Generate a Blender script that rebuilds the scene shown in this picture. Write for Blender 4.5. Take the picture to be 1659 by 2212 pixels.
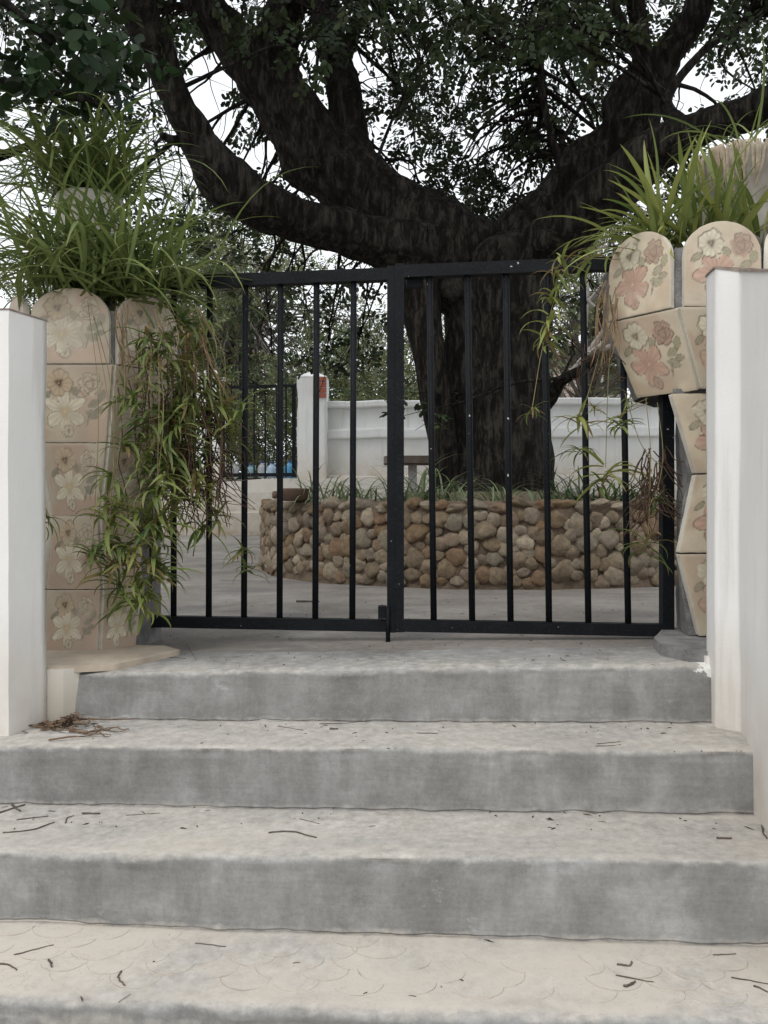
import bpy, math, random
import numpy as np
from mathutils import Vector, Matrix, Euler
random.seed(7); RNG = np.random.default_rng(7)
SC = bpy.context.scene; COL = SC.collection
for o in list(bpy.data.objects): bpy.data.objects.remove(o)
R = math.radians
# ------------------------------------------------------------------ camera, sky, sun, exposure
CAMZ, FPX = 0.484, 1751.0
cam = bpy.data.objects.new('camera', bpy.data.cameras.new('camera')); COL.objects.link(cam)
cam.location = (0, 0, CAMZ); cam.rotation_euler = (R(90), 0, 0)
cam.data.sensor_fit = 'VERTICAL'; cam.data.sensor_height = 36; cam.data.lens = 36*FPX/2212
cam.data.clip_start = .05; cam.data.clip_end = 2000
SC.camera = cam
SUN_EL, SUN_AZ = R(52), R(215)      # azimuth measured from +Y towards +X: behind the camera, to the left
w = bpy.data.worlds.new('World'); SC.world = w; w.use_nodes = True
nt = w.node_tree; nt.nodes.clear()
sky = nt.nodes.new('ShaderNodeTexSky'); sky.sky_type = 'NISHITA'; sky.sun_disc = False
sky.sun_elevation = SUN_EL; sky.sun_rotation = SUN_AZ; sky.dust_density = 4; sky.air_density = 1.2
hs = nt.nodes.new('ShaderNodeHueSaturation'); hs.inputs['Saturation'].default_value = .12; hs.inputs['Value'].default_value = 1.0
bg = nt.nodes.new('ShaderNodeBackground'); bg.inputs['Strength'].default_value = .15
wo = nt.nodes.new('ShaderNodeOutputWorld')
cl = nt.nodes.new('ShaderNodeMix'); cl.data_type = 'RGBA'; cl.inputs[0].default_value = .82; cl.inputs[7].default_value = (6.6, 6.9, 7.2, 1)   # closed bright cloud cover over the sky
nt.links.new(sky.outputs[0], hs.inputs['Color']); nt.links.new(hs.outputs[0], cl.inputs[6]); nt.links.new(cl.outputs[2], bg.inputs[0]); nt.links.new(bg.outputs[0], wo.inputs[0])
sun = bpy.data.objects.new('sun', bpy.data.lights.new('sun', 'SUN')); COL.objects.link(sun)
sun.data.energy = 0.8; sun.data.angle = R(35); sun.data.color = (1, .96, .9)
sdir = Vector((math.sin(SUN_AZ)*math.cos(SUN_EL), math.cos(SUN_AZ)*math.cos(SUN_EL), math.sin(SUN_EL)))
sun.rotation_euler = sdir.to_track_quat('Z', 'Y').to_euler(); sun.location = (0, 0, 30)
SC.view_settings.view_transform = 'Standard'; SC.view_settings.look = 'None'
SC.view_settings.exposure = 0.36; SC.view_settings.gamma = 1; SC.view_settings.use_curve_mapping = False
SC.render.engine = 'CYCLES'

# ------------------------------------------------------------------ helpers
def P(U, V, d):
    """a point measured in the photograph (1659 wide) at distance d"""
    return np.array([(U-829.5)/FPX*d, d, CAMZ+(1106-V)/FPX*d])
def sst(a, b, x):
    t = np.clip((np.asarray(x, float)-a)/(b-a), 0, 1); return t*t*(3-2*t)
def _h(i, j, k, s):
    n = (i*374761393+j*668265263+k*2147483647+s*1274126177) & 0xffffffff
    n = ((n ^ (n >> 13))*1274126177) & 0xffffffff
    return ((n ^ (n >> 16)) & 0xffff)/65535.0
def vn(p, s=0):
    """value noise 0..1 on an (N,3) array"""
    p = np.asarray(p, float); f = np.floor(p); t = p-f; t = t*t*(3-2*t); i = f.astype(np.int64)
    r = 0
    for a in (0, 1):
        for b in (0, 1):
            for c in (0, 1):
                wgt = (t[..., 0] if a else 1-t[..., 0])*(t[..., 1] if b else 1-t[..., 1])*(t[..., 2] if c else 1-t[..., 2])
                r = r+wgt*_h(i[..., 0]+a, i[..., 1]+b, i[..., 2]+c, s)
    return r
def fbm(p, s=0, o=4):
    p = np.asarray(p, float); a, r, t = 1, 0, 0
    for k in range(o):
        r = r+a*vn(p*(2**k), s+k); t += a; a *= .5
    return r/t
class MB:
    def __init__(self): self.v = []; self.f = []; self.c = []; self.n = 0; self.attrs = {}
    def add(self, v, f, c=None):
        v = np.asarray(v, float).reshape(-1, 3); self.v.append(v)
        b = self.n; self.f += [tuple(int(i)+b for i in q) for q in f]; self.n += len(v)
        self.c.append(np.tile(np.array(c if c is not None else (1, 1, 1), float), (len(v), 1)) if c is None or np.ndim(c) == 1 else np.asarray(c, float))
    def box(self, lo, hi, c=None):
        x0, y0, z0 = lo; x1, y1, z1 = hi
        self.add([(x0,y0,z0),(x1,y0,z0),(x1,y1,z0),(x0,y1,z0),(x0,y0,z1),(x1,y0,z1),(x1,y1,z1),(x0,y1,z1)],
                 [(0,3,2,1),(4,5,6,7),(0,1,5,4),(1,2,6,5),(2,3,7,6),(3,0,4,7)], c)
    def bar(self, a, b, wd, dp, c=None, up=None):
        """box section bar from a to b, width wd (horizontal), depth dp"""
        a = np.asarray(a, float); b = np.asarray(b, float); t = (b-a)/np.linalg.norm(b-a)
        ref = np.array(up if up is not None else ((0, 1, 0) if abs(t[2]) > .7 else (0, 0, 1)), float)
        s = np.cross(t, ref); s /= np.linalg.norm(s); n = np.cross(s, t)
        v = []
        for p in (a, b):
            for i, j in ((-1,-1),(1,-1),(1,1),(-1,1)): v.append(p+s*i*wd/2+n*j*dp/2)
        self.add(v, [(0,1,2,3),(7,6,5,4),(0,4,5,1),(1,5,6,2),(2,6,7,3),(3,7,4,0)], c)
    def tube(self, pts, rad, seg=8, c=None, bump=0, freq=3, seed=0, flute=0, cap=True):
        pts = np.asarray(pts, float); n = len(pts); rad = np.broadcast_to(np.asarray(rad, float), (n,))
        tg = np.gradient(pts, axis=0); tg /= np.linalg.norm(tg, axis=1)[:, None]+1e-9
        u = np.cross(tg[0], (0, 1, .13)); 
        if np.linalg.norm(u) < .05: u = np.cross(tg[0], (1, 0, 0))
        u /= np.linalg.norm(u); V = []
        th = np.arange(seg)/seg*2*math.pi
        for i in range(n):
            u = u-tg[i]*np.dot(u, tg[i]); u /= np.linalg.norm(u)+1e-9; b = np.cross(tg[i], u)
            d = np.cos(th)[:, None]*u+np.sin(th)[:, None]*b
            rr = np.full(seg, rad[i])
            ring = pts[i]+d*rr[:, None]
            if bump: rr = rr*(1+bump*(fbm(ring*freq, seed)-.5)*2)
            if flute: rr = rr*(1+flute*np.sin(th*7+2.5*fbm(np.array([[pts[i][2]*.7, 0, 0]]), seed)[0]*3))
            V.append(pts[i]+d*rr[:, None])
        V = np.concatenate(V); F = []
        for i in range(n-1):
            for k in range(seg):
                F.append((i*seg+k, i*seg+(k+1) % seg, (i+1)*seg+(k+1) % seg, (i+1)*seg+k))
        if cap: F.append(tuple(range(seg))[::-1]); F.append(tuple((n-1)*seg+k for k in range(seg)))
        self.add(V, F, c)
    def lathe(self, prof, center, seg=32, c=None):
        V, F = [], []
        for r, z in prof:
            for k in range(seg):
                a = k/seg*2*math.pi; V.append((center[0]+r*math.cos(a), center[1]+r*math.sin(a), center[2]+z))
        for i in range(len(prof)-1):
            for k in range(seg): F.append((i*seg+k, i*seg+(k+1) % seg, (i+1)*seg+(k+1) % seg, (i+1)*seg+k))
        F.append(tuple(range(seg))[::-1]); F.append(tuple((len(prof)-1)*seg+k for k in range(seg)))
        self.add(V, F, c)
    def grid(self, pts, c=None):
        """pts (n,m,3)"""
        n, m = pts.shape[:2]; F = []
        for i in range(n-1):
            for j in range(m-1): F.append((i*m+j, i*m+j+1, (i+1)*m+j+1, (i+1)*m+j))
        self.add(pts.reshape(-1, 3), F, c)
    def mesh(self, name, off=(0, 0, 0), smooth=False):
        me = bpy.data.meshes.new(name); v = np.concatenate(self.v)-np.asarray(off, float)
        me.from_pydata(v.tolist(), [], self.f); 
        c = np.concatenate(self.c); a = me.color_attributes.new('Col', 'FLOAT_COLOR', 'POINT')
        a.data.foreach_set('color', np.concatenate([c, np.ones((len(c), 1))], 1).astype('f').ravel())
        if smooth: me.polygons.foreach_set('use_smooth', [True]*len(me.polygons))
        me.update(); return me
def cr(pts, n=6):
    """Catmull-Rom through rows of any width"""
    p = np.asarray(pts, float); p = np.vstack([2*p[0]-p[1], p, 2*p[-1]-p[-2]]); out = []
    for i in range(1, len(p)-2):
        for t in np.linspace(0, 1, n, endpoint=False):
            a, b, c, d = p[i-1:i+3]
            out.append(.5*((2*b)+(-a+c)*t+(2*a-5*b+4*c-d)*t*t+(-a+3*b-3*c+d)*t**3))
    out.append(p[-2]); return np.array(out)
def link(name, me, mat=None, parent=None):
    o = bpy.data.objects.new(name, me); COL.objects.link(o)
    if mat is not None and me is not None and not me.materials: me.materials.append(mat)
    if parent is not None: o.parent = parent
    return o
def tag(o, label=None, cat=None, group=None, kind=None):
    for k, v in (('label', label), ('category', cat), ('group', group), ('kind', kind)):
        if v: o[k] = v
    return o
def thing(name, loc, label, cat, group=None):
    o = bpy.data.objects.new(name, None); o.empty_display_size = .1; COL.objects.link(o); o.location = Vector([float(q) for q in loc])
    return tag(o, label, cat, group)
def part(name, mb, mat, parent, smooth=False, kind=None, label=None):
    off = parent.location; pr = parent
    if pr.parent is not None: off = pr.location+pr.parent.location
    o = link(name, mb.mesh(name, off, smooth), mat, parent); return tag(o, label=label, kind=kind)
def solo(name, mb, mat, loc=(0, 0, 0), smooth=False, **kw):
    o = link(name, mb.mesh(name, loc, smooth), mat); o.location = Vector([float(q) for q in loc]); return tag(o, **kw)
def inst(name, me, parent, loc, rot=(0, 0, 0), sc=1):
    o = bpy.data.objects.new(name, me); COL.objects.link(o); o.parent = parent
    o.location = Vector([float(q) for q in loc])-parent.location; o.rotation_euler = rot
    o.scale = (sc, sc, sc) if np.isscalar(sc) else sc
    return o

# ------------------------------------------------------------------ materials
def nd(nt, t, ins=None, **props):
    n = nt.nodes.new('ShaderNode'+t)
    for k, v in props.items(): setattr(n, k, v)
    for k, v in (ins or {}).items():
        s = n.inputs[k]
        if isinstance(v, bpy.types.NodeSocket): nt.links.new(v, s)
        elif isinstance(v, bpy.types.Node): nt.links.new(v.outputs[0], s)
        else: s.default_value = v if not isinstance(v, tuple) or len(v) != 3 or s.type != 'RGBA' else (*v, 1)
    return n
def mk(name, rough=.9, spec=.3):
    m = bpy.data.materials.new(name); m.use_nodes = True; nt = m.node_tree; b = nt.nodes['Principled BSDF']
    b.inputs['Roughness'].default_value = rough; b.inputs['Specular IOR Level'].default_value = spec
    return m, nt, b
def noise(nt, vec, scale, detail=6, rough=.6, dist=0):
    return nd(nt, 'TexNoise', {'Vector': vec, 'Scale': scale, 'Detail': detail, 'Roughness': rough, 'Distortion': dist})
def ramp(nt, fac, stops):
    r = nt.nodes.new('ShaderNodeValToRGB'); e = r.color_ramp.elements
    while len(e) < len(stops): e.new(.5)
    for q, (p, c) in zip(e, stops): q.position = p; q.color = (*c, 1) if not np.isscalar(c) else (c, c, c, 1)
    nt.links.new(fac if isinstance(fac, bpy.types.NodeSocket) else fac.outputs[0], r.inputs[0]); return r
def mix(nt, f, a, b, mode='MIX'):
    n = nt.nodes.new('ShaderNodeMix'); n.data_type = 'RGBA'; n.blend_type = mode; n.clamp_factor = True
    def put(s, v):
        if isinstance(v, bpy.types.Node): v = v.outputs[2] if v.bl_idname == 'ShaderNodeMix' else v.outputs[0]
        if isinstance(v, bpy.types.NodeSocket): nt.links.new(v, s)
        else: s.default_value = v if np.isscalar(v) else (*v, 1)
    put(n.inputs[0], f); put(n.inputs[6], a); put(n.inputs[7], b); return n
def mat(nt, op, a, b=0.5):
    n = nt.nodes.new('ShaderNodeMath'); n.operation = op
    for s, v in ((n.inputs[0], a), (n.inputs[1], b)):
        if isinstance(v, bpy.types.Node): v = v.outputs[0]
        if isinstance(v, bpy.types.NodeSocket): nt.links.new(v, s)
        else: s.default_value = v
    return n
def coords(nt, sc=(1, 1, 1), rot=(0, 0, 0)):
    g = nt.nodes.new('ShaderNodeNewGeometry')
    return nd(nt, 'Mapping', {'Vector': g.outputs['Position'], 'Scale': sc, 'Rotation': rot})
def bump(nt, b, h, strength=.3, dist=.01):
    n = nd(nt, 'Bump', {'Height': h.outputs[2] if h.bl_idname == 'ShaderNodeMix' else h.outputs[0], 'Strength': strength, 'Distance': dist}); nt.links.new(n.outputs[0], b.inputs['Normal'])
def col_out(nt, b, c): nt.links.new(c.outputs[2] if c.bl_idname == 'ShaderNodeMix' else c.outputs[0], b.inputs['Base Color'])

def m_plain(name, c, var=.25, scale=8, rough=.85, bs=.2, bd=.004, spec=.3):
    m, nt, b = mk(name, rough, spec); p = coords(nt); n = noise(nt, p, scale)
    lo = tuple(q*(1-var) for q in c); hi = tuple(min(1, q*(1+var)) for q in c)
    col_out(nt, b, ramp(nt, n, [(.3, lo), (.7, hi)])); n2 = noise(nt, p, scale*9); bump(nt, b, n2, bs, bd); return m
def m_stairs():
    m, nt, b = mk('cement_stairs', .92, .2); p = coords(nt)
    at = nd(nt, 'Attribute', attribute_name='Col'); sp = nd(nt, 'SeparateColor', {'Color': at.outputs['Color']})
    streak = noise(nt, coords(nt, (4.2, 2, 1.3)), 1.0, 8, .68, .5); blot = noise(nt, p, 4.2, 9, .74); fine = noise(nt, p, 60, 4, .7)
    scr = noise(nt, coords(nt, (6, 6, 130)), 1.0, 3, .6)
    f = mat(nt, 'ADD', mat(nt, 'MULTIPLY', streak, .45), mat(nt, 'ADD', mat(nt, 'MULTIPLY', blot, .43), mat(nt, 'MULTIPLY', noise(nt, coords(nt, (14, 14, 46)), 1.0, 8, .75), .12)))
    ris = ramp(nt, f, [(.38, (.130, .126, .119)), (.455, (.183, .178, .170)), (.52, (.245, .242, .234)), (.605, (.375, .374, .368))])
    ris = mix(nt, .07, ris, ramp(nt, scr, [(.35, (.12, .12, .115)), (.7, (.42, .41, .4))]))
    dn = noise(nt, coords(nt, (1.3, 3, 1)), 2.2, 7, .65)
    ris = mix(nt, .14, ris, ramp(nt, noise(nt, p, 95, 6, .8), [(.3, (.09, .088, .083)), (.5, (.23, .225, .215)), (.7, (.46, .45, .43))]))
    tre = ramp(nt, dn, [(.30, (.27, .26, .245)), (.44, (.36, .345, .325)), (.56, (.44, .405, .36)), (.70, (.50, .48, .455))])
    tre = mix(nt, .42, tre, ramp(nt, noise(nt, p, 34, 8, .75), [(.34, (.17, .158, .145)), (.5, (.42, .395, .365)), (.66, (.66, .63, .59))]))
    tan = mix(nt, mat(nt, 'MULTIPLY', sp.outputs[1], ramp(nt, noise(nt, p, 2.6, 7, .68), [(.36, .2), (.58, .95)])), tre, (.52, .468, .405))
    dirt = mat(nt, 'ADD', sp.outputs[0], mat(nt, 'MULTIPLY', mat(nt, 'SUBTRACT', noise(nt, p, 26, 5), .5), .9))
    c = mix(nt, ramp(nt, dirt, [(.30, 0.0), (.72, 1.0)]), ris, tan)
    wh = mat(nt, 'ADD', sp.outputs[2], mat(nt, 'MULTIPLY', mat(nt, 'SUBTRACT', noise(nt, p, 17, 6, .7), .5), 1.3))
    c = mix(nt, ramp(nt, wh, [(.66, 0.0), (.72, 1.0)]), c, (.72, .71, .69))
    hair = ramp(nt, noise(nt, p, 2.1, 8, .72, 1.0), [(.4955, 0.0), (.4985, 1.0), (.5015, 0.0)]); hm = ramp(nt, noise(nt, p, 2.7, 2), [(.54, 0.0), (.62, .6)])
    c = mix(nt, mat(nt, 'MULTIPLY', hair, hm), c, (.10, .09, .08)); efl = ramp(nt, noise(nt, coords(nt, (7, 7, 9)), 1.0, 8, .75), [(.63, 0.0), (.70, .3)]); c = mix(nt, efl, c, (.56, .55, .53))
    ck = ramp(nt, mat(nt, 'MULTIPLY', sp.outputs[0], .25), [(.42, 0.0), (.8, .75)]); c = mix(nt, ck, c, (.09, .08, .07))
    speck = ramp(nt, noise(nt, p, 210, 2, .5), [(.27, 1.0), (.31, 0.0)]); c = mix(nt, mat(nt, 'MULTIPLY', speck, .45), c, (.11, .1, .09))
    col_out(nt, b, c); bump(nt, b, mix(nt, .16, fine, scr), .38, .004); return m
def m_floor():
    m, nt, b = mk('courtyard_cement', .9, .25); p = coords(nt)
    a = noise(nt, coords(nt, (.9, 1.1, 1)), 1.9, 8, .66, .6); s = noise(nt, p, 40, 4)
    c = ramp(nt, a, [(.3, (.11, .096, .083)), (.46, (.18, .162, .143)), (.58, (.235, .215, .193)), (.72, (.35, .33, .31))])  # base colour darkened to carry the tree's shade over the yard
    c = mix(nt, .25, c, ramp(nt, s, [(.3, (.15, .13, .115)), (.7, (.38, .35, .32))]))
    dark_patch = ramp(nt, noise(nt, coords(nt, (1.0, 1.6, 1)), 1.5, 6, .62), [(.55, 0.0), (.60, 1.0)]); c = mix(nt, mat(nt, 'MULTIPLY', dark_patch, .55), c, (.13, .125, .125))  # irregular darker patches from noise
    col_out(nt, b, c); bump(nt, b, s, .25, .004); return m
def m_white(name, base=(.74, .73, .71), stain=(.60, .47, .36), zlo=-.2, zhi=.15, amt=.5, rough=.88):
    m, nt, b = mk(name, rough, .2); g = nt.nodes.new('ShaderNodeNewGeometry'); p = coords(nt); sx = nd(nt, 'SeparateXYZ', {'Vector': g.outputs['Position']})
    c = ramp(nt, noise(nt, coords(nt, (3, 3, 1.4)), 2.2, 7, .65), [(.3, tuple(q*.95 for q in base)), (.55, base), (.8, tuple(min(.8, q*1.06) for q in base))])
    run = ramp(nt, noise(nt, coords(nt, (9, 9, .5)), 1.4, 6, .65), [(.56, 0.0), (.68, .45)]); c = mix(nt, run, c, (.52, .49, .45))
    zf = nd(nt, 'MapRange', {'Value': sx.outputs[2], 'From Min': zlo, 'From Max': zhi, 'To Min': 1, 'To Max': 0})
    n = noise(nt, p, 6, 6, .65)
    c = mix(nt, mat(nt, 'MULTIPLY', mat(nt, 'MULTIPLY', zf, n), amt*2), c, stain)
    sp = ramp(nt, noise(nt, p, 30, 5, .7), [(.24, 1.0), (.30, 0.0)]); c = mix(nt, mat(nt, 'MULTIPLY', sp, .4), c, (.36, .33, .3))
    col_out(nt, b, c); ckn = ramp(nt, noise(nt, p, 2.3, 7, .75, 1.2), [(.494, 0.0), (.4975, 1.0), (.501, 0.0)]); ckm = mat(nt, 'MULTIPLY', ckn, ramp(nt, noise(nt, p, 3.1, 2), [(.58, 0.0), (.66, .35)])); c = mix(nt, ckm, c, (.30, .26, .22))
    col_out(nt, b, c); bump(nt, b, mix(nt, .5, noise(nt, p, 9, 5), noise(nt, p, 90, 3)), .3, .006); return m
def m_bark():
    m, nt, b = mk('dark_bark', .95, .15); p = coords(nt)
    v = noise(nt, coords(nt, (11, 11, 2.4)), 1.9, 10, .74, .35); l = noise(nt, p, 3.3, 6, .6)
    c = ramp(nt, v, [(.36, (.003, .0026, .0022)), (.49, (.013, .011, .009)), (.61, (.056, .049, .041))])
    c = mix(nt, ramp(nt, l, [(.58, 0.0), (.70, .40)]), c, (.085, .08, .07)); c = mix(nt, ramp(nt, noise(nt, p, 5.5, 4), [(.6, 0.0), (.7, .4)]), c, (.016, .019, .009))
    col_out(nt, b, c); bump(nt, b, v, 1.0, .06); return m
def m_leaf(name, dark, light, trans=.25, rough=.5, spec=.4, obj=False):
    m, nt, b = mk(name, rough, spec)
    if obj:
        oi = nt.nodes.new('ShaderNodeObjectInfo'); at = nd(nt, 'Attribute', attribute_name='Col'); sp = nd(nt, 'SeparateColor', {'Color': at.outputs['Color']})
        c = mix(nt, oi.outputs['Random'], dark, light); c = mix(nt, mat(nt, 'MULTIPLY', sp.outputs[0], .4), c, (.34, .36, .15)); c = mix(nt, sp.outputs[1], c, (.25, .17, .08))
    else:
        at = nd(nt, 'Attribute', attribute_name='Col'); c = mix(nt, 1.0, at.outputs['Color'], tuple(light), 'MULTIPLY')
        c = mix(nt, ramp(nt, noise(nt, coords(nt), 1.3, 3), [(.35, .0), (.65, .8)]), c, tuple(dark), 'MIX') if dark else c
    col_out(nt, b, c)
    tr = nt.nodes.new('ShaderNodeBsdfTranslucent'); nt.links.new(c.outputs[2], tr.inputs['Color'])
    ms = nd(nt, 'MixShader', {0: trans}); nt.links.new(b.outputs[0], ms.inputs[1]); nt.links.new(tr.outputs[0], ms.inputs[2])
    nt.links.new(ms.outputs[0], nt.nodes['Material Output'].inputs['Surface']); return m
def m_stone():
    m, nt, b = mk('fieldstone', .9, .2); oi = nt.nodes.new('ShaderNodeObjectInfo'); tc = nt.nodes.new('ShaderNodeTexCoord')
    c = ramp(nt, oi.outputs['Random'], [(0, (.16, .135, .105)), (.15, (.24, .205, .16)), (.3, (.19, .14, .09)), (.45, (.29, .26, .21)), (.6, (.21, .195, .17)), (.72, (.21, .145, .10)), (.85, (.26, .235, .20)), (1, (.38, .345, .29))])
    n = noise(nt, coords(nt), 30, 9, .75); c = mix(nt, .7, c, ramp(nt, n, [(.3, (.07, .055, .04)), (.68, (.55, .47, .37))]), 'OVERLAY')
    col_out(nt, b, c); bump(nt, b, n, .6, .02); return m
def m_tile():
    m, nt, b = mk('printed_tile', .45, .4); p = coords(nt); at = nd(nt, 'Attribute', attribute_name='Col')
    n = noise(nt, p, 7, 7, .68); c = mix(nt, ramp(nt, n, [(.46, 0.0), (.72, .6)]), at.outputs['Color'], (.36, .30, .235)); 
    n2 = noise(nt, p, 55, 4, .7); c = mix(nt, ramp(nt, n2, [(.28, .5), (.36, 0.0)]), c, (.30, .27, .23))
    col_out(nt, b, c); bump(nt, b, n2, .15, .003); return m
def m_paint():
    m, nt, b = mk('black_gate_paint', .6, .13); p = coords(nt)
    c = ramp(nt, noise(nt, p, 7, 6), [(.3, (.0035, .0045, .006)), (.7, (.0075, .0095, .0125))])
    sp = ramp(nt, noise(nt, p, 58, 1, .4), [(.785, 0.0), (.80, .8)]); c = mix(nt, sp, c, (.5, .5, .48))
    dust = ramp(nt, noise(nt, p, 150, 3), [(.5, 0.0), (.8, .06)]); c = mix(nt, dust, c, (.3, .28, .25))
    col_out(nt, b, c); bump(nt, b, noise(nt, p, 90, 3), .2, .002); return m
M = dict(stairs=m_stairs(), floor=m_floor(), white=m_white('whitewash', (.75, .74, .72), (.50, .42, .34), -.25, .22, .6), backwhite=m_white('rough_whitewash', (.74, .75, .74), (.46, .36, .25), .80, 1.45, .75),
    cement=m_plain('grey_cement', (.20, .195, .19), .4, 12, .95, .6, .012), bark=m_bark(), stone=m_stone(), tile=m_tile(), paint=m_paint(),
    mortar=m_plain('earth_mortar', (.135, .10, .07), .45, 14, .97, .7, .02), soil=m_plain('soil', (.10, .075, .05), .4, 12),
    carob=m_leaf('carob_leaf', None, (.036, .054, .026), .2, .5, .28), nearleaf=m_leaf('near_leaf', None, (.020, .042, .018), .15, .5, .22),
    farleaf=m_leaf('far_leaf', None, (.185, .215, .125), .35, .7, .2), blade=m_leaf('spider_leaf', (.042, .092, .024), (.185, .235, .066), .3, .5, .3, True),  # far leaves paled: distance haze is mixed into their colour
    bedleaf=m_leaf('bed_leaf', None, (.125, .15, .08), .3, .45, .4), blade2=m_leaf('bright_spider_leaf', (.085, .145, .030), (.30, .32, .085), .3, .5, .3, True), dry=m_plain('dry_leaf', (.19, .13, .075), .45, 40), twig=m_plain('dry_twig', (.105, .085, .07), .4, 60),
    stem=m_plain('plant_stem', (.22, .19, .09), .3, 30), root=m_plain('dark_dry_stems', (.075, .045, .03), .4, 40), pot=m_plain('pale_pot', (.40, .37, .33), .3, 7),
    clay=m_plain('brown_clay', (.10, .065, .045), .25, 12, .6), edge=m_plain('tile_edge', (.55, .50, .42), .3, 30, .95, .5, .006),
    brown=m_plain('brown_slab', (.17, .135, .11), .25, 10), grey=m_plain('grey_post', (.42, .41, .39), .2, 10), brick=m_plain('red_brick', (.36, .12, .08), .35, 25, .95, .6, .01),
    ground=m_plain('street_ground', (.36, .33, .29), .2, 1.5), yard=m_plain('yard_earth', (.24, .20, .13), .3, .8), pink=m_plain('pink_render', (.58, .43, .41), .12, 3),
    dark=m_plain('dark_glass', (.03, .035, .04), .2, 3, .2), shutter=m_plain('window_frame', (.62, .60, .58), .1, 5), farbark=m_plain('grey_bark', (.13, .115, .10), .35, 6),
    coping=m_plain('brown_coping', (.27, .215, .185), .3, 20), seed=m_plain('black_pod', (.075, .052, .038), .6, 12))
def m_plastic(name, c): return m_plain(name, c, .08, 6, .35, .05, .002, .5)

# ------------------------------------------------------------------ stairs
TY = .0875
class Edge:
    def __init__(s, dc, uL, vL, uR, vR):
        s.dc = dc
        def pt(U, V):
            k = (U-829.5)/FPX; d = dc/(1+TY*k); return k*d, CAMZ+(1106-V)/FPX*d
        (xa, za), (xb, zb) = pt(uL, vL), pt(uR, vR); s.m = (zb-za)/(xb-xa); s.b = za-s.m*xa
    def y(s, x): return s.dc-TY*x
    def z(s, x): return s.b+s.m*x
nose = [Edge(2.485, 150, 1457, 1530, 1440), Edge(2.183, 0, 1613, 1620, 1624), Edge(1.842, 0, 1845, 1659, 1866), Edge(1.546, 0, 2160, 1659, 2216)]
base = [Edge(2.485, 150, 1552, 1530, 1560), Edge(2.183, 0, 1733, 1620, 1757), Edge(1.842, 0, 1987, 1659, 2040), Edge(1.546, 0, 2400, 1659, 2470)]
def floor_z(x, y):
    x = np.asarray(x, float); y = np.asarray(y, float); t = sst(2.5, 6, y)
    return (nose[0].z(np.clip(x, -2, 2)))*(1-t)+.18*sst(6, 10.5, y)
XS = np.linspace(-2.3, 2.3, 420)
rows, dust, tanv, crk = [], [], [], []
def row(y, z, du, ta=0, ck=0): rows.append((y, z)); crk.append(np.broadcast_to(ck, XS.shape)); dust.append(np.broadcast_to(du, XS.shape)); tanv.append(np.broadcast_to(ta, XS.shape))
zero = XS*0
for t in np.linspace(0, 1, 14)[:-1]:                       # strip of landing behind the top edge, mask tones it darker towards the gate
    y = (nose[0].y(XS)+.34)*(1-t)+(nose[0].y(XS)+.012)*t; row(y, floor_z(XS, y)+.004, .22+.42*t, .1)
RR = .014
for k in range(4):
    n, bb = nose[k], base[k]; yb = n.y(XS); zt = n.z(XS); zb = bb.z(XS)
    wob = (fbm(np.stack([XS*7, zero+k*3.3, zero], 1), 3)-.5)*.020+(fbm(np.stack([XS*1.4, zero+k*5.3, zero+2], 1), 13, 2)-.5)*.022
    chip = sst(.60, .72, fbm(np.stack([XS*9, zero+k*2.1, zero+7], 1), 23, 3))*.010; wob = wob+chip
    crm = 3*sst(.47, .56, fbm(np.stack([XS*3.5, zero+k*4.7, zero], 1), 33, 3)); cwob = (fbm(np.stack([XS*16, zero+k, zero], 1), 43, 3)-.5)*.012
    for a in np.linspace(0, 90, 6):
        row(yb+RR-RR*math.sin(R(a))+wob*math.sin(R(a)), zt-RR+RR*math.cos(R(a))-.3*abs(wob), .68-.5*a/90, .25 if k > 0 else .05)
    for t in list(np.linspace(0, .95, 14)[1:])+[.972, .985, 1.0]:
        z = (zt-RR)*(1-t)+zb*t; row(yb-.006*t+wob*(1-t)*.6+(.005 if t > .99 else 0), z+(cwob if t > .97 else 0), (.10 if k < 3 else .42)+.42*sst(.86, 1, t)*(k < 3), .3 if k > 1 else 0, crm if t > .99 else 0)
    if k < 3:
        n2 = nose[k+1]; y2 = n2.y(XS)+RR
        ta = (.25, .55, 1.0)[k]
        row(yb-.007, zb-.004+cwob, .4, ta, crm*.25); row(yb-.010, zb+cwob*.5, .55, ta)                      # dirty crack at the foot of the riser
        for t in np.linspace(0, 1, 20)[:-1]:
            tt = .04+t*.96; row((yb-.012)*(1-tt)+y2*tt, zb*(1-tt)+n2.z(XS)*tt, .72+.25*sst(.2, .9, t)+(.1 if k == 2 else 0), ta*(.5+.5*sst(.3, .95, t)) if k < 2 else ta)
G = np.stack([np.stack([XS, y, z], 1) for y, z in rows])
nz = fbm(G.reshape(-1, 3)*np.array([3, 9, 14]), 11, 4).reshape(G.shape[:2])-.5
G[..., 2] += nz*.008; G[..., 1] += nz*.006
# pressed fish-scale grooves on the lowest tread
yk = G[..., 1]-(nose[3].dc-TY*G[..., 0]); on = (G[..., 2] < base[2].z(G[..., 0])+.02) & (yk > .03) & (yk < .285)
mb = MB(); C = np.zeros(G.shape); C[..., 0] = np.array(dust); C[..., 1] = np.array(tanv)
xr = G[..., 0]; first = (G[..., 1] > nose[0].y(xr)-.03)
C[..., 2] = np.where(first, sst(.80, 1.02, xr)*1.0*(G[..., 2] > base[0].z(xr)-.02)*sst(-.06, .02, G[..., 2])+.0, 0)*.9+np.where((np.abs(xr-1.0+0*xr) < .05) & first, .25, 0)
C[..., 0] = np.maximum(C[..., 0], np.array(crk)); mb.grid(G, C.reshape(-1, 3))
st = solo('staircase', mb, M['stairs'], smooth=True, kind='structure')
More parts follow.
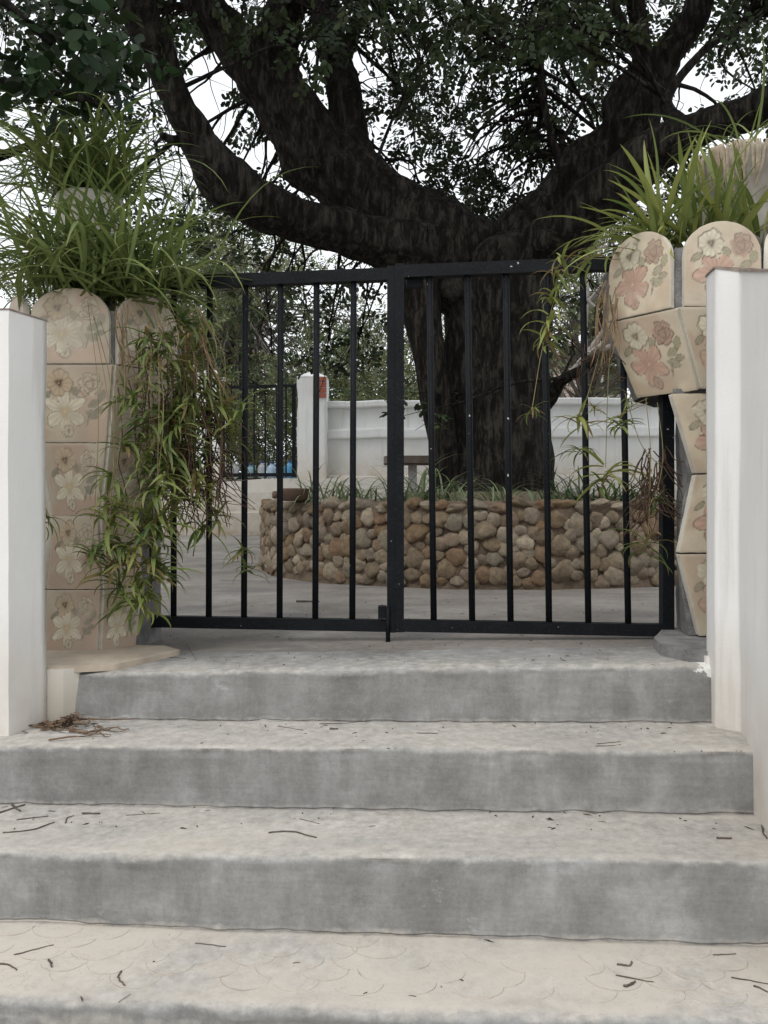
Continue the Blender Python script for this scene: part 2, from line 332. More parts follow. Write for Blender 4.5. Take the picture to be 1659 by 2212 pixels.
# grooves pressed into the lowest tread: each scale an arc ridge, one part of relief
def tread_z(k, x, y, fine=True):
    t = (base[k].y(x)-.012-y)/((base[k].y(x)-.012)-(nose[k+1].y(x)+RR)); z = base[k].z(x)*(1-t)+nose[k+1].z(x)*t
    return z if not fine else z+(float(fbm(np.array([[x*3, y*9, z*14]]), 11, 4)[0])-.5)*.008
gm = MB()
for r_ in range(7):
    for c_ in range(-14, 15):
        if random.random() < .15: continue
        cx = c_*.116+(r_ % 2)*.058+random.uniform(-.012, .012); off = .0+r_*.043+random.uniform(-.006, .006)
        a0, a1 = random.choice(((-88, -10), (-60, 85), (5, 90), (-90, 90))); pts = []; wv_ = random.uniform(.9, 1.1)
        for a in np.linspace(a0, a1, 11):
            x = cx+.055*wv_*math.sin(R(a)); y = nose[3].y(x)+.012+off+.046*(1-math.cos(R(a)))+random.uniform(-.0015, .0015); pts.append((x, y, float(tread_z(2, x, y))))
        if all(p[1] < base[2].y(p[0])-.025 and p[1] > nose[3].y(p[0])+.02 for p in pts): gm.tube(pts, np.interp(np.linspace(0, 1, 11), [0, .3, .6, 1], [.0004, random.uniform(.0006, .0017), random.uniform(.0006, .0017), .0004]), 5)
g = link('pressed_scale', gm.mesh('pressed_scale', (0, 0, 0), True), m_plain('scale_ridge', (.40, .345, .285), .3, 30), st); g['kind'] = 'stuff'

# ------------------------------------------------------------------ floors and ground
mb = MB(); X, Y = np.meshgrid(np.linspace(-7, 9, 140), np.concatenate([np.linspace(2.62, 6, 60), np.linspace(6.05, 10.9, 40)]))
Y = Y-np.where(Y < 3, TY*np.clip(X, -3, 3)*(3-Y)/.38, 0)
Z = floor_z(X, Y)+.010*(fbm(np.stack([X, Y, X*0], -1).reshape(-1, 3)*2, 5).reshape(X.shape)-.5)*sst(2.8, 3.6, Y)
mb.grid(np.stack([X, Y, Z], -1)); solo('courtyard_floor', mb, M['floor'], smooth=True, kind='structure')
mb = MB(); mb.add([(-400, -400, -.74), (400, -400, -.74), (400, 600, -.74), (-400, 600, -.74)], [(0, 1, 2, 3)]); solo('ground', mb, M['ground'], kind='structure')
def by(x, d0): return d0-.09*x
mb = MB(); lev = [(10.45, .10), (10.45, .478), (10.87, .485), (10.87, .752), (11.27, .76), (11.27, .945), (11.9, .95)]
xs = np.linspace(-8, 9, 160); Gb = []
for d0, z in lev:
    n = (fbm(np.stack([xs*2, xs*0+d0, xs*0+z], 1), 8)-.5); Gb.append(np.stack([xs, by(xs, d0)-.03+n*.05, z+n*.05], 1))
fine = []
for a, b_ in zip(Gb[:-1], Gb[1:]):
    for t in (0, .03, .5, .97): fine.append(a*(1-t)+b_*t)
fine.append(Gb[-1]); mb.grid(np.array(fine)); solo('terrace_steps', mb, m_white('stained_whitewash', (.62, .60, .56), (.33, .27, .20), .1, 1.2, .85), smooth=True, kind='structure')
mb = MB(); X, Y = np.meshgrid(np.linspace(-120, 120, 60), np.concatenate([np.linspace(0, 20, 20), np.linspace(25, 220, 30)]))
mb.grid(np.stack([X, by(np.clip(X, -20, 20), 11.88)+Y, .94+.25*fbm(np.stack([X*.3, Y*.3, X*0], -1).reshape(-1, 3)).reshape(X.shape)*sst(0, 4, Y)], -1)); solo('yard_ground', mb, M['yard'], smooth=True, kind='structure')

# ------------------------------------------------------------------ white pillars either side of the stairs
def prism(mb, plan, z0, z1, n=40, sub=7, amp=.006, seed=0):
    """closed plan, vertical sides, slightly wavy plaster; z0, z1 per plan point"""
    plan = np.asarray(plan, float); m = len(plan); z0 = np.broadcast_to(z0, (m,)); z1 = np.broadcast_to(z1, (m,)); P2 = []; A = []; B = []
    for i in range(m):
        j = (i+1) % m
        for t in np.linspace(0, 1, sub, endpoint=False):
            tt = .04 if t == 0 else t
            P2.append(plan[i]*(1-t)+plan[j]*t); A.append(z0[i]*(1-t)+z0[j]*t); B.append(z1[i]*(1-t)+z1[j]*t)
    P2 = np.array(P2); A = np.array(A); B = np.array(B); rows_ = []
    cen = plan.mean(0)
    for t in np.linspace(0, 1, n):
        z = A*(1-t)+B*t; q = np.column_stack([P2, z]); d = (fbm(q*4, seed)-.5)*2*amp; dr = P2-cen; dr /= np.linalg.norm(dr, axis=1)[:, None]
        q[:, :2] += dr*d[:, None]; rows_.append(np.vstack([q, q[:1]]))
    mb.grid(np.array(rows_)); top = rows_[-1][:-1]; mb.add(np.vstack([top, top.mean(0)]), [(i, (i+1) % len(top), len(top)) for i in range(len(top))])
lp = thing('gate_pillar', (-1.3, 2.45, -.17), 'white plastered pillar at the left edge of the stairs with a thin brown coping line', 'pillar')
mb = MB(); prism(mb, [(-1.104, 2.384), (-1.055, 2.53), (-1.62, 2.56), (-1.62, 2.41)], -.25, 1.078); part('pillar_body', mb, M['white'], lp, True)
mb = MB(); prism(mb, [(-1.101, 2.382), (-1.052, 2.533), (-1.63, 2.563), (-1.63, 2.407)], 1.078, 1.083, 3, 7, .003); part('coping', mb, M['coping'], lp)
rp = thing('gate_pillar', (1.2, 2.35, -.13), 'white plastered pillar and stair wall at the right edge with a warm stain streak', 'pillar')
mb = MB(); q = [(1526, 2.47), (1545, 2.345), (1598, 2.29), (1616, 2.16), (1662, 1.93), (1730, 1.60)]
pl = [tuple(P(U, 1106, d)[:2]) for U, d in q]; zt = [1.20, 1.19, 1.165]+[CAMZ+520/FPX*d for d in (2.16, 1.93, 1.6)]; zb_ = [-.3]*3+[-.6]*3
pl += [(1.75, 1.60), (1.75, 2.55)]; zt += [zt[-1], 1.2]; zb_ += [-.75, -.75]
prism(mb, pl[::-1], zb_[::-1], zt[::-1], 50, 9, .006, 4); mbp = mb; part('pillar_body', mb, M['white'], rp, True)
mb = MB(); prism(mb, [(p[0]-.004*(i < 6), p[1]) for i, p in enumerate(pl)][::-1], np.array(zt[::-1])-.001, np.array(zt[::-1])+.005, 3, 9, .002, 4); part('coping', mb, M['coping'], rp)

# ------------------------------------------------------------------ printed flower tiles
def print_tile(s, t, pal, seed):
    """flat transfer print: pansy, rose, big lily, bud and leaves"""
    rs = np.random.default_rng(seed); n = s.shape
    A = lambda *c: np.array(c)
    if pal == 'cream':
        bgc, warm, lily, pansy, rose, leaf, ink = A(.57,.49,.365), A(.49,.38,.275), A(.50,.325,.245), A(.60,.55,.42), A(.42,.29,.215), A(.30,.285,.185), A(.11,.075,.055)
    else:
        bgc, warm, lily, pansy, rose, leaf, ink = A(.52,.45,.35), A(.49,.37,.285), A(.66,.60,.47), A(.49,.39,.27), A(.57,.49,.38), A(.25,.245,.185), A(.11,.07,.045)
    z = np.stack([s, t, s*0+seed], -1).reshape(-1, 3); f = fbm(z*np.array([2.2, 2.2, 1]), seed).reshape(n)
    c = np.ones((*n, 3))*bgc
    wv = sst(.42, .62, f+(.25*sst(.35, .05, t) if pal != 'cream' else -.02)); c = c*(1-wv[..., None])+warm*wv[..., None]
    def put(mask, colr, a=1.0):
        nonlocal c; c = c*(1-(mask*a)[..., None])+colr*(mask*a)[..., None]
    def flower(cx, cy, r, k, colr, ph, ax=1, dep=.35, core=None, ow=.015, inner=0, ex=.55):
        x, y = (s-cx)/ax, t-cy; rr = np.hypot(x, y); th = np.arctan2(y, x)+ph
        e = r*(1-dep+dep*np.abs(np.cos(th*k/2))**ex)*(1+.05*np.sin(th*9+seed)); m = 1-sst(-.008, .008, rr-e)
        sh = .82+.22*(rr/r)+.10*np.cos(th*k*3); put(m, np.clip(colr*np.minimum(sh, 1.12)[..., None], 0, 1))
        put((1-sst(.003, ow, np.abs(rr-e)))*(vn(z*np.array([5, 5, 1]), seed+5).reshape(n) > .22), ink, .9 if pal == 'cream' else .6)
        if inner:
            for q in (.35, .62): put((1-sst(.003, ow*.9, np.abs(rr-r*q*(1+.18*np.cos(th*3+q*9)))))*m, ink*1.5, .75)
        if core is not None:
            put((1-sst(.13*r, .36*r, rr*(1+.25*np.cos(th*3)))), core, .95); put((1-sst(.02*r, .09*r, rr)), A(.62,.52,.3))
        put((1-sst(.004, .02, np.abs(np.sin(th*k/2+math.pi/2))*rr))*m*(rr > .25*r), ink*2.2, .35)
    def lf(cx, cy, L, wd, ang):
        x = (s-cx)*math.cos(ang)+(t-cy)*math.sin(ang); y = -(s-cx)*math.sin(ang)+(t-cy)*math.cos(ang)
        e = wd*np.clip(1-(x/L)**2, 0, 1); m = 1-sst(-.005, .006, np.abs(y)-e); m = m*(np.abs(x) < L); put(m, leaf, .85)
        put((1-sst(.002, .009, np.abs(np.abs(y)-e)))*(np.abs(x) < L), ink, .75 if pal == 'cream' else .35); put((1-sst(.001, .006, np.abs(y)))*m, ink*1.5, .5)
    for a in ((.16, .60, .10, .04, .6), (.80, .50, .10, .05, .5), (.90, .60, .09, .05, 1.2), (.78, .36, .10, .055, -.4), (.88, .42, .07, .04, .1), (.55, .66, .07, .05, 1.9), (.72, .28, .09, .01, 1.3)): lf(*a)
    c *= np.random.default_rng(seed*3).uniform(.86, 1.08)
    flower(.40, .40, .28 if pal == 'cream' else .31, 5 if pal == 'cream' else 6, lily, .5, 1.0, .6, A(.40,.25,.19) if pal == 'cream' else A(.50,.40,.26), ex=.6 if pal == 'cream' else .95); flower(.44, .15, .085, 2, lily*.9, .3, .8, .2, A(.2,.11,.08))
    flower(.35, .77, .175, 4, pansy, .3, 1.0, .22, A(.09,.05,.03)); flower(.74, .745, .155, 6, rose, .2, .95, .22, None, .015, 1)
    fade = sst(.5, .8, fbm(z*np.array([3, 3, 1])+9, seed+31).reshape(n)); put(fade, bgc*.82, .55 if pal != 'cream' else .3)
    return c
def plate(TL, TR, BR, BL, th, name, parent, pal, seed, arch=0, N=56):
    TL, TR, BR, BL = [np.asarray(q, float) for q in (TL, TR, BR, BL)]
    nrm = np.cross(TR-BL, TL-BR); nrm /= np.linalg.norm(nrm)
    if nrm[1] > 0 and abs(nrm[1]) > .2: nrm = -nrm
    s, t = np.meshgrid(np.linspace(0, 1, N), np.linspace(0, 1, N))
    hs = 1 if not arch else (1-arch)+arch*np.sqrt(np.clip(1-(2*s-1)**2, 0, 1))**.9
    tt = t*hs; S = s[..., None]; T = tt[..., None]
    Pq = (BL*(1-S)+BR*S)*(1-T)+(TL*(1-S)+TR*S)*T
    edge = np.minimum(np.minimum(s, 1-s), np.minimum(t, 1-t)); Pq = Pq+nrm*th-nrm*(.0012*(1-sst(0, .02, edge)))[..., None]
    jag = (fbm(Pq.reshape(-1, 3)*60, seed).reshape(N, N)-.5)*.006*(edge < .02); Pq = Pq+(Pq.mean((0, 1))-Pq)*jag[..., None]*4
    c = print_tile(s, tt if not arch else tt*1.04, pal, seed)
    ed = 1-sst(.004, .03, edge); c = c*(1-ed[..., None]*.7)+np.array([.50, .44, .35])*ed[..., None]*.7
    mb = MB(); mb.grid(Pq, c.reshape(-1, 3))
    ring = [(0, j) for j in range(N)]+[(i, N-1) for i in range(1, N)]+[(N-1, j) for j in range(N-2, -1, -1)]+[(i, 0) for i in range(N-2, 0, -1)]
    a = np.array([Pq[i, j] for i, j in ring]); b_ = a-nrm*th; m = len(a)
    mb.add(np.vstack([a, b_]), [(i, (i+1) % m, m+(i+1) % m, m+i) for i in range(m)], (.66, .62, .54)); mb.add(b_, [tuple(range(m))], (.3, .28, .25))
    return part(name, mb, M['tile'], parent, True)
def goblet(root, cx, fy, rings, pal, seed, arch_h, sides, core_back):
    """rings: (z, half width of the front face, setback of the front, side face width) from the crown's lower edge down"""
    A = R(52)
    def pts(r):
        z, hw, sb, sw = r; y = fy+sb
        return [np.array(q) for q in ((cx-hw-sw*math.cos(A), y+sw*math.sin(A), z), (cx-hw, y, z), (cx+hw, y, z), (cx+hw+sw*math.cos(A), y+sw*math.sin(A), z))]
    k = seed
    # cement core behind the tiles
    core = MB(); Rr = []
    full = [(rings[0][0]+arch_h*.72, *rings[0][1:])]+list(rings)
    for r in full:
        a = pts(r); ycen = fy+core_back; ins = .004
        loop = a+[np.array((2*cx-p[0], 2*ycen-p[1], p[2])) for p in a]
        cen = np.array((cx, ycen, r[0])); loop = [cen+(p-cen)*(1-ins*4) for p in loop]; Rr.append(np.array(loop+loop[:1]))
    fn = []
    for a, b_ in zip(Rr[:-1], Rr[1:]):
        for t in np.linspace(0, 1, 6, endpoint=False): fn.append(a*(1-t)+b_*t)
    fn.append(Rr[-1]); fn = np.array(fn)
    fine_ = []
    for rw in fn:
        z_ = []
        for a, b_ in zip(rw[:-1], rw[1:]):
            for t in np.linspace(0, 1, 5, endpoint=False): z_.append(a*(1-t)+b_*t)
        fine_.append(z_+[z_[0]])
    fine_ = np.array(fine_); nn = (fbm(fine_.reshape(-1, 3)*18, seed).reshape(fine_.shape[:2])-.5)
    dirv = fine_-np.array([cx, fy+core_back, 0]); dirv[..., 2] = 0; dirv /= np.linalg.norm(dirv, axis=2)[..., None]+1e-9; fine_ += dirv*np.minimum(nn*.02-.004, .0)[..., None]
    core.grid(fine_); part('cement_core', core, M['cement'], root, True)
    so = MB(); t_ = fine_[3][:-1]; so.add(np.vstack([t_, t_.mean(0)]), [(i, (i+1) % len(t_), len(t_)) for i in range(len(t_))]); part('soil', so, M['soil'], root)
    a = pts(rings[0]); up = np.array([0, 0, arch_h])
    for f in sides[0]:
        p, q = a[f], a[f+1]; dq = (q-p)*(.05 if pal == 'cream' else .03); k += 1
        plate(p+up+dq, q+up-dq, q-dq, p+dq, .02, 'tile', root, pal, k, .42)
    for i in range(len(rings)-1):
        a, b_ = pts(rings[i]), pts(rings[i+1])
        for f in sides[i+1]:
            k += 1; g_ = np.array([0, 0, .0015]); plate(a[f]-g_, a[f+1]-g_, b_[f+1]+g_, b_[f]+g_, .018+.003*((k*7) % 3-1), 'tile', root, pal, k)
def zV(V, d): return CAMZ+(1106-V)/FPX*d
sc = 2.86/FPX
lc = thing('goblet_planter', (P(155, 1412, 2.86)[0], 3.12, -.02), 'flower tiled planter column on the left, goblet shaped with faded lilies and trailing leaves', 'planter')
goblet(lc, P(155, 0, 2.86)[0], 2.86, [(zV(787, 2.86), 90*sc, 0, .27), (zV(955, 2.86), 70*sc, .03, .20), (zV(1115, 2.86), 48*sc, .05, .15), (zV(1275, 2.86), 58*sc, .03, .16), (zV(1414, 2.86), 55*sc, .01, .14)],
       'faded', 20, 162*sc, ((0, 1, 2), (1, 2, 0), (1, 2, 0), (1, 2, 0), (1, 2, 0)), .27)
sc = 2.70/FPX
rc = thing('goblet_planter', (P(1556, 1372, 2.7)[0], 2.98, .02), 'flower tiled planter column on the right, goblet shaped with arched cream and pink tiles', 'planter')
goblet(rc, P(1556, 0, 2.7)[0], 2.70, [(zV(664, 2.7), 92*sc, 0, .275), (zV(838, 2.7), 36*sc, .03, .235)], 'cream', 60, 182*sc, ((0, 1, 2), (0, 1, 2)), .27)
# narrower stem under the bowl of the right column: printed tiles on the front only
cx = P(1556, 0, 2.74)[0]; s2 = 2.74/FPX; lv = [(850, 108), (1024, 57), (1195, 92), (1374, 48)]
stem = MB(); rr_ = []
for V, hw in [(838, 100)]+lv:
    z = zV(V, 2.74); h = hw*s2-.004; xf = max(min(cx-h, 1.035), .985) if V > 845 else cx-h; rr_.append(np.array([(xf, 2.762, z), (cx+h, 2.762, z), (cx+h, 3.05, z), (1.075, 2.98, z), (xf, 2.762, z)]))
fn = []
for a, b_ in zip(rr_[:-1], rr_[1:]):
    for t in np.linspace(0, 1, 9, endpoint=False): fn.append(a*(1-t)+b_*t)
fn.append(rr_[-1]); fn = np.array(fn); fn2 = []
for rw in fn:
    q = []
    for a, b_ in zip(rw[:-1], rw[1:]):
        for t in np.linspace(0, 1, 7, endpoint=False): q.append(a*(1-t)+b_*t)
    fn2.append(q+[q[0]])
fn2 = np.array(fn2); fn2[..., 0] += (fbm(fn2.reshape(-1, 3)*11, 3).reshape(fn2.shape[:2])-.5)*.025*(fn2[..., 0] < cx); stem.grid(fn2); part('cement_core', stem, M['cement'], rc, True)
for i in range(3):
    (Va, ha), (Vb, hb) = lv[i], lv[i+1]; za, zb2 = zV(Va, 2.74)-.003, zV(Vb, 2.74)+.003
    o = plate((cx-ha*s2, 2.758, za), (cx+ha*s2, 2.758, za), (cx+hb*s2, 2.758, zb2), (cx-hb*s2, 2.758, zb2), .034, 'tile', rc, 'cream', 80+i)
# plinths under both columns
pl_ = thing('plinth', (-1.1, 2.6, -.17), 'rough whitewashed plinth under the left planter column', 'plinth')
mb = MB(); prism(mb, [(-1.5, 2.528), (-1.0, 2.534), (-.965, 2.575), (-.97, 2.62), (-1.5, 2.72)], -.26, -.010, 16, 14, .012, 9); part('block', mb, m_white('dirty_whitewash', (.62, .58, .51), (.42, .35, .27), -.2, .0, .6), pl_, True)
mb = MB(); prism(mb, [(-1.5, 2.545), (-1.0, 2.548), (-.86, 2.60), (-.72, 2.86), (-.80, 2.95), (-1.5, 3.1)], -.024, -.003, 5, 14, .014, 12); part('slab', mb, m_plain('buff_slab', (.45, .38, .30), .2, 9), pl_, True)
pr_ = thing('plinth', (1.0, 2.6, 0), 'broken grey cement plinth daubed with whitewash under the right planter column', 'plinth')
mb = MB(); prism(mb, [(.90, 2.72), (.885, 2.58), (.93, 2.47), (1.03, 2.445), (1.3, 2.42), (1.3, 3.0), (1.02, 2.95)], -.02, .062, 9, 12, .02, 15); part('block', mb, M['cement'], pr_, True)
mb = MB(); prism(mb, [(.965, 2.43), (1.04, 2.405), (1.3, 2.38), (1.3, 2.6), (1.03, 2.66), (.97, 2.58)], -.17, .050, 12, 12, .009, 17); part('whitewash_daub', mb, M['white'], pr_, True)

# ------------------------------------------------------------------ gates
def gx(U):
    k = (U-829.5)/FPX; d = 3.06/(1+.13*k); return k*d, d
def gp(U, z, dy=0): x, d = gx(U); return np.array([x, d+dy, z])
def rail(mb, a, b, h, dp): mb.bar(a, b, dp, h)
def gate_leaf(name, label, Us, Uf, zt, zb, U0, U1):
    x, d = gx((U0+U1)/2); g = thing(name, (x, d, 0), label, 'gate', 'leaves of the entrance gate')
    sx = 3.0/FPX
    m = MB(); rail(m, gp(U0, zt-.024), gp(U1, zt-.024), .046, .04); part('top_rail', m, M['paint'], g)
    m = MB(); rail(m, gp(U0, zb+.022), gp(U1, zb+.022), .044, .04); part('bottom_rail', m, M['paint'], g)
    for U, wpx in Uf:
        m = MB(); m.bar(gp(U, zb-.002), gp(U, zt+.004), wpx*sx, .044); part('stile', m, M['paint'], g)
    for Ua, Ub in Us:
        m = MB(); m.tube([gp(Ub, zb+.04), gp((Ua+Ub)/2, .7), gp(Ua, zt-.044)], .012, 10); part('bar', m, M['paint'], g, True)
    return g
gl = gate_leaf('gate_leaf', 'left leaf of the black iron gate, half hidden by trailing plants, with drop bolt', [(376, 375), (453, 451), (530, 527), (606, 604), (684, 681), (764, 761)], [(318, 26), (845, 18)], 1.402, .034, 306, 853)
gr_ = gate_leaf('gate_leaf', 'right leaf of the black iron gate in front of the big trunk, with lock case', [(928, 937), (1010, 1020), (1093, 1103), (1176, 1186), (1259, 1271), (1343, 1357)], [(863, 19), (1440, 24)], 1.410, .036, 855, 1450)
m = MB(); m.bar(gp(897, 1.335, .03), gp(897, 1.375, .03), .062, .03); part('lock_case', m, M['paint'], gr_)
m = MB(); m.bar(gp(826, .085, -.005), gp(826, .130, -.005), .032, .05); part('bolt_bracket', m, M['paint'], gl)
m = MB(); m.tube([gp(838, -.012, -.026), gp(838, .13, -.026)], .0085, 10); part('drop_bolt', m, M['paint'], gl, True)
po = MB(); prism(po, [tuple(gp(250, 0)[:2]+np.array((0, -.12))), tuple(gp(318, 0)[:2]+np.array((0, -.11))), tuple(gp(338, 0)[:2]+np.array((.0, .06))), tuple(gp(250, 0)[:2]+np.array((0, .1)))], -.05, .95, 34, 6, .02, 22)
solo('gate_post', po, M['cement'], tuple(gp(300, 0)), True, label='rough grey cement post holding the left gate leaf behind the vines', cat='post')

# ------------------------------------------------------------------ round stone planter with its tree
PC = np.array([.95, 6.95]); PR = 2.0; PH = .545
pt = thing('stone_planter', (PC[0], PC[1], 0), 'round raised bed walled with rounded brown fieldstones around the big tree', 'planter')
mb = MB(); prof = [(PR-.036, -.03), (PR-.046, .1), (PR-.052, .3), (PR-.05, .5), (PR-.06, PH-.02), (PR-.12, PH+.01), (PR-.3, PH+.005), (PR-.34, PH-.02)]
V, S = [], 220
for r, z in prof:
    for k in range(S+1):
        a = k/S*2*math.pi; rr = r+.03*(vn(np.array([[math.cos(a)*9, math.sin(a)*9, z*9]]), 4)[0]-.5); V.append((PC[0]+rr*math.cos(a), PC[1]+rr*math.sin(a), z))
mb.grid(np.array(V).reshape(len(prof), S+1, 3)); part('mortar_wall', mb, M['mortar'], pt, True)
mb = MB(); a = np.linspace(0, 2*math.pi, 60, endpoint=False); rings_ = []
for r in (PR-.25, 1.2, .7, .3, 0): rings_.append(np.stack([PC[0]+r*np.cos(np.append(a, 0)), PC[1]+r*np.sin(np.append(a, 0)), np.append(a, 0)*0+PH-.03+.14*sst(1.7, .5, r)], 1))
mb.grid(np.array(rings_)); part('soil', mb, M['soil'], pt, True)
ico = []
import bmesh
for k in range(14):
    bm = bmesh.new(); bmesh.ops.create_icosphere(bm, subdivisions=3, radius=1); me = bpy.data.meshes.new('stone')
    rs = random.Random(k); ang = [Vector((rs.gauss(0, 1), rs.gauss(0, 1), rs.gauss(0, 1))).normalized() for _ in range(5 if k % 3 else 9)]; cut = [rs.uniform(.74, .93) for _ in ang]
    co = np.array([v.co[:] for v in bm.verts]); n = fbm(co*1.3+k*7, k, 3)-.5; n2 = fbm(co*4+k*3, k, 3)-.5
    for v, q, q2 in zip(bm.verts, n, n2):
        v.co *= 1+.75*q+.28*q2
        for d, c in zip(ang, cut):
            e = v.co.dot(d)-c
            if e > 0: v.co -= d*e*.85
    bm.to_mesh(me); bm.free(); me.materials.append(M['stone']); me.polygons.foreach_set('use_smooth', [True]*len(me.polygons)); ico.append(me)
# pack stones on the face, big ones first
placed = []; a0, a1 = R(176), R(306)
def ok(a, z, r): return all(((a-b)*PR)**2+(z-zz)**2 > (.79*(r+q))**2 for b, zz, q in placed)
for rad, tries in ((.064, 90), (.052, 380), (.043, 1500), (.035, 2800), (.028, 3500), (.022, 2500)):
    for _ in range(tries):
        if len(placed) > 255: break
        r = rad*random.uniform(.9, 1.1); a_ = random.uniform(a0, a1); z = random.uniform(.02+r*.6, PH-.055-r*.7)
        if ok(a_, z, r): placed.append((a_, z, r))
print('STONES', len(placed))
for a_, z, r in placed:
    rr = PR-.045-r*.02; big = random.uniform(.95, 1.12)
    inst('stone', random.choice(ico), pt, (PC[0]+rr*math.cos(a_), PC[1]+rr*math.sin(a_), z), (random.uniform(-.5, .5), random.uniform(-.5, .5), a_+random.choice((0, math.pi))+random.uniform(-.2, .2)), (r*.62, r*1.2*big, r*1.14/big))
a_ = a0
while a_ < a1:                                             # flatter stones along the rim
    r = random.uniform(.05, .095)
    inst('stone', random.choice(ico), pt, (PC[0]+(PR-.10)*math.cos(a_), PC[1]+(PR-.10)*math.sin(a_), PH-.03+random.uniform(-.018, .022)), (random.uniform(-.4, .4), random.uniform(-.3, .3), a_+random.uniform(-.4, .4)), (random.uniform(.08, .12), r*1.15, random.uniform(.026, .055)))
    a_ += r*1.75/PR

# ------------------------------------------------------------------ big carob tree
tree = thing('carob_tree', (.96, 6.95, .6), 'huge old dark-barked tree rising from the stone planter and spreading over the gate', 'tree')
def limb(pts, name='limb', seg=32, bp=.2, n=7, flute=.025, freq=6.5, seed=0, mat_=None):
    q = cr([[*P(U, V, d), r*d/FPX*(.9 if name == 'limb' else 1)] for U, V, d, r in pts], n); q[:, :3] += (np.stack([fbm(np.stack([np.arange(len(q))*.33, np.zeros(len(q))+seed*3.1, np.zeros(len(q))+ax_*7.7], 1), 77, 2)-.5 for ax_ in range(3)], 1)*.35*np.minimum(q[:, 3], .3)[:, None] if name == 'limb' else 0); m = MB(); m.tube(q[:, :3], np.maximum(q[:, 3], .004), seg, None, bp, freq, seed, flute); part(name, m, mat_ or M['bark'], tree, True); return q
LM = []
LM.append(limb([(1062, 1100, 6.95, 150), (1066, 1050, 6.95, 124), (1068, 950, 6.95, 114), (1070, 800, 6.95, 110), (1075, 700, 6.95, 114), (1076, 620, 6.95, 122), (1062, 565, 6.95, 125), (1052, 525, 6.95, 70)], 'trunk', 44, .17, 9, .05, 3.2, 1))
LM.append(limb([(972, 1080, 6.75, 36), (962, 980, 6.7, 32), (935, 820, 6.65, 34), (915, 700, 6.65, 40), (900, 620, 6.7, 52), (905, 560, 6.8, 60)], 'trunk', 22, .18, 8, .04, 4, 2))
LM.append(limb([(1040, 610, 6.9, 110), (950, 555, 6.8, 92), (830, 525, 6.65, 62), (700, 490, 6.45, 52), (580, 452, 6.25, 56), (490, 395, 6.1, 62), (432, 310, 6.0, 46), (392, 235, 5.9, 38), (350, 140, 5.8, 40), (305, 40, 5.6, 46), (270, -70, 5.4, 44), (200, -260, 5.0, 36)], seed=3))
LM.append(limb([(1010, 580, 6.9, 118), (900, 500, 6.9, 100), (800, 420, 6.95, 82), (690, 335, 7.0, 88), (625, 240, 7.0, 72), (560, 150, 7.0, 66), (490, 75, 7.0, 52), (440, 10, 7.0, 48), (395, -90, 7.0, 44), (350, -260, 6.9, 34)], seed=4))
LM.append(limb([(640, 250, 7.0, 60), (600, 150, 6.95, 46), (608, 60, 6.85, 48), (640, -40, 6.7, 46), (690, -200, 6.5, 38)], seed=5))
LM.append(limb([(790, 420, 7.05, 62), (760, 300, 7.1, 46), (742, 200, 7.1, 40), (716, 100, 7.15, 35), (703, 20, 7.2, 38), (690, -90, 7.3, 36), (720, -260, 7.4, 28)], seed=6))
LM.append(limb([(740, 130, 7.15, 20), (770, 50, 7.2, 17), (800, -40, 7.3, 15), (850, -160, 7.4, 12)], seed=7, seg=14))
LM.append(limb([(1085, 600, 6.95, 112), (1150, 515, 6.9, 88), (1230, 425, 6.8, 80), (1310, 340, 6.7, 72), (1365, 270, 6.6, 62), (1395, 190, 6.55, 46), (1440, 120, 6.5, 38), (1490, 50, 6.4, 34), (1520, -40, 6.3, 32), (1540, -220, 6.1, 26)], seed=8))
LM.append(limb([(1120, 570, 6.8, 70), (1240, 490, 6.5, 66), (1340, 400, 6.2, 62), (1420, 325, 5.95, 52), (1520, 272, 5.7, 40), (1600, 250, 5.55, 40), (1680, 222, 5.4, 44), (1850, 160, 5.1, 40)], seed=9))
LM.append(limb([(1345, 290, 6.62, 40), (1325, 240, 6.6, 27), (1335, 195, 6.6, 20), (1370, 165, 6.58, 20), (1410, 150, 6.55, 22)], seed=10, seg=16))
LM.append(limb([(1385, 240, 6.5, 34), (1388, 150, 6.48, 24), (1382, 60, 6.4, 22), (1372, -20, 6.3, 21), (1360, -160, 6.2, 17)], seed=11, seg=16))
LM.append(limb([(1384, 110, 6.45, 16), (1352, 75, 6.5, 13), (1328, 20, 6.55, 12), (1305, -60, 6.6, 10)], seed=12, seg=12))
LM.append(limb([(1250, 405, 6.9, 14), (1212, 350, 7.1, 10), (1190, 290, 7.15, 9), (1171, 200, 7.2, 9), (1168, 110, 7.2, 9), (1182, 0, 7.2, 8), (1190, -90, 7.2, 7)], seed=13, seg=10, bp=.08))
LM.append(limb([(1171, 155, 7.2, 7), (1125, 122, 7.1, 6), (1058, 78, 7.0, 7), (1008, 12, 6.9, 8), (960, -90, 6.8, 8)], seed=14, seg=10, bp=.08))
LM.append(limb([(390, 305, 6.0, 15), (366, 300, 5.95, 11), (348, 291, 5.9, 7)], seed=15, seg=10))
LM.append(limb([(1175, 870, 6.9, 22), (1215, 822, 6.7, 15), (1255, 800, 6.6, 13), (1290, 770, 6.5, 8)], seed=16, seg=12))
LM.append(limb([(1460, 270, 5.9, 26), (1440, 215, 6.0, 14), (1500, 130, 6.1, 10), (1560, 80, 6.2, 8), (1659, 10, 6.3, 7)], seed=17, seg=10))
allp = np.concatenate([q[2:] for q in LM[2:]])

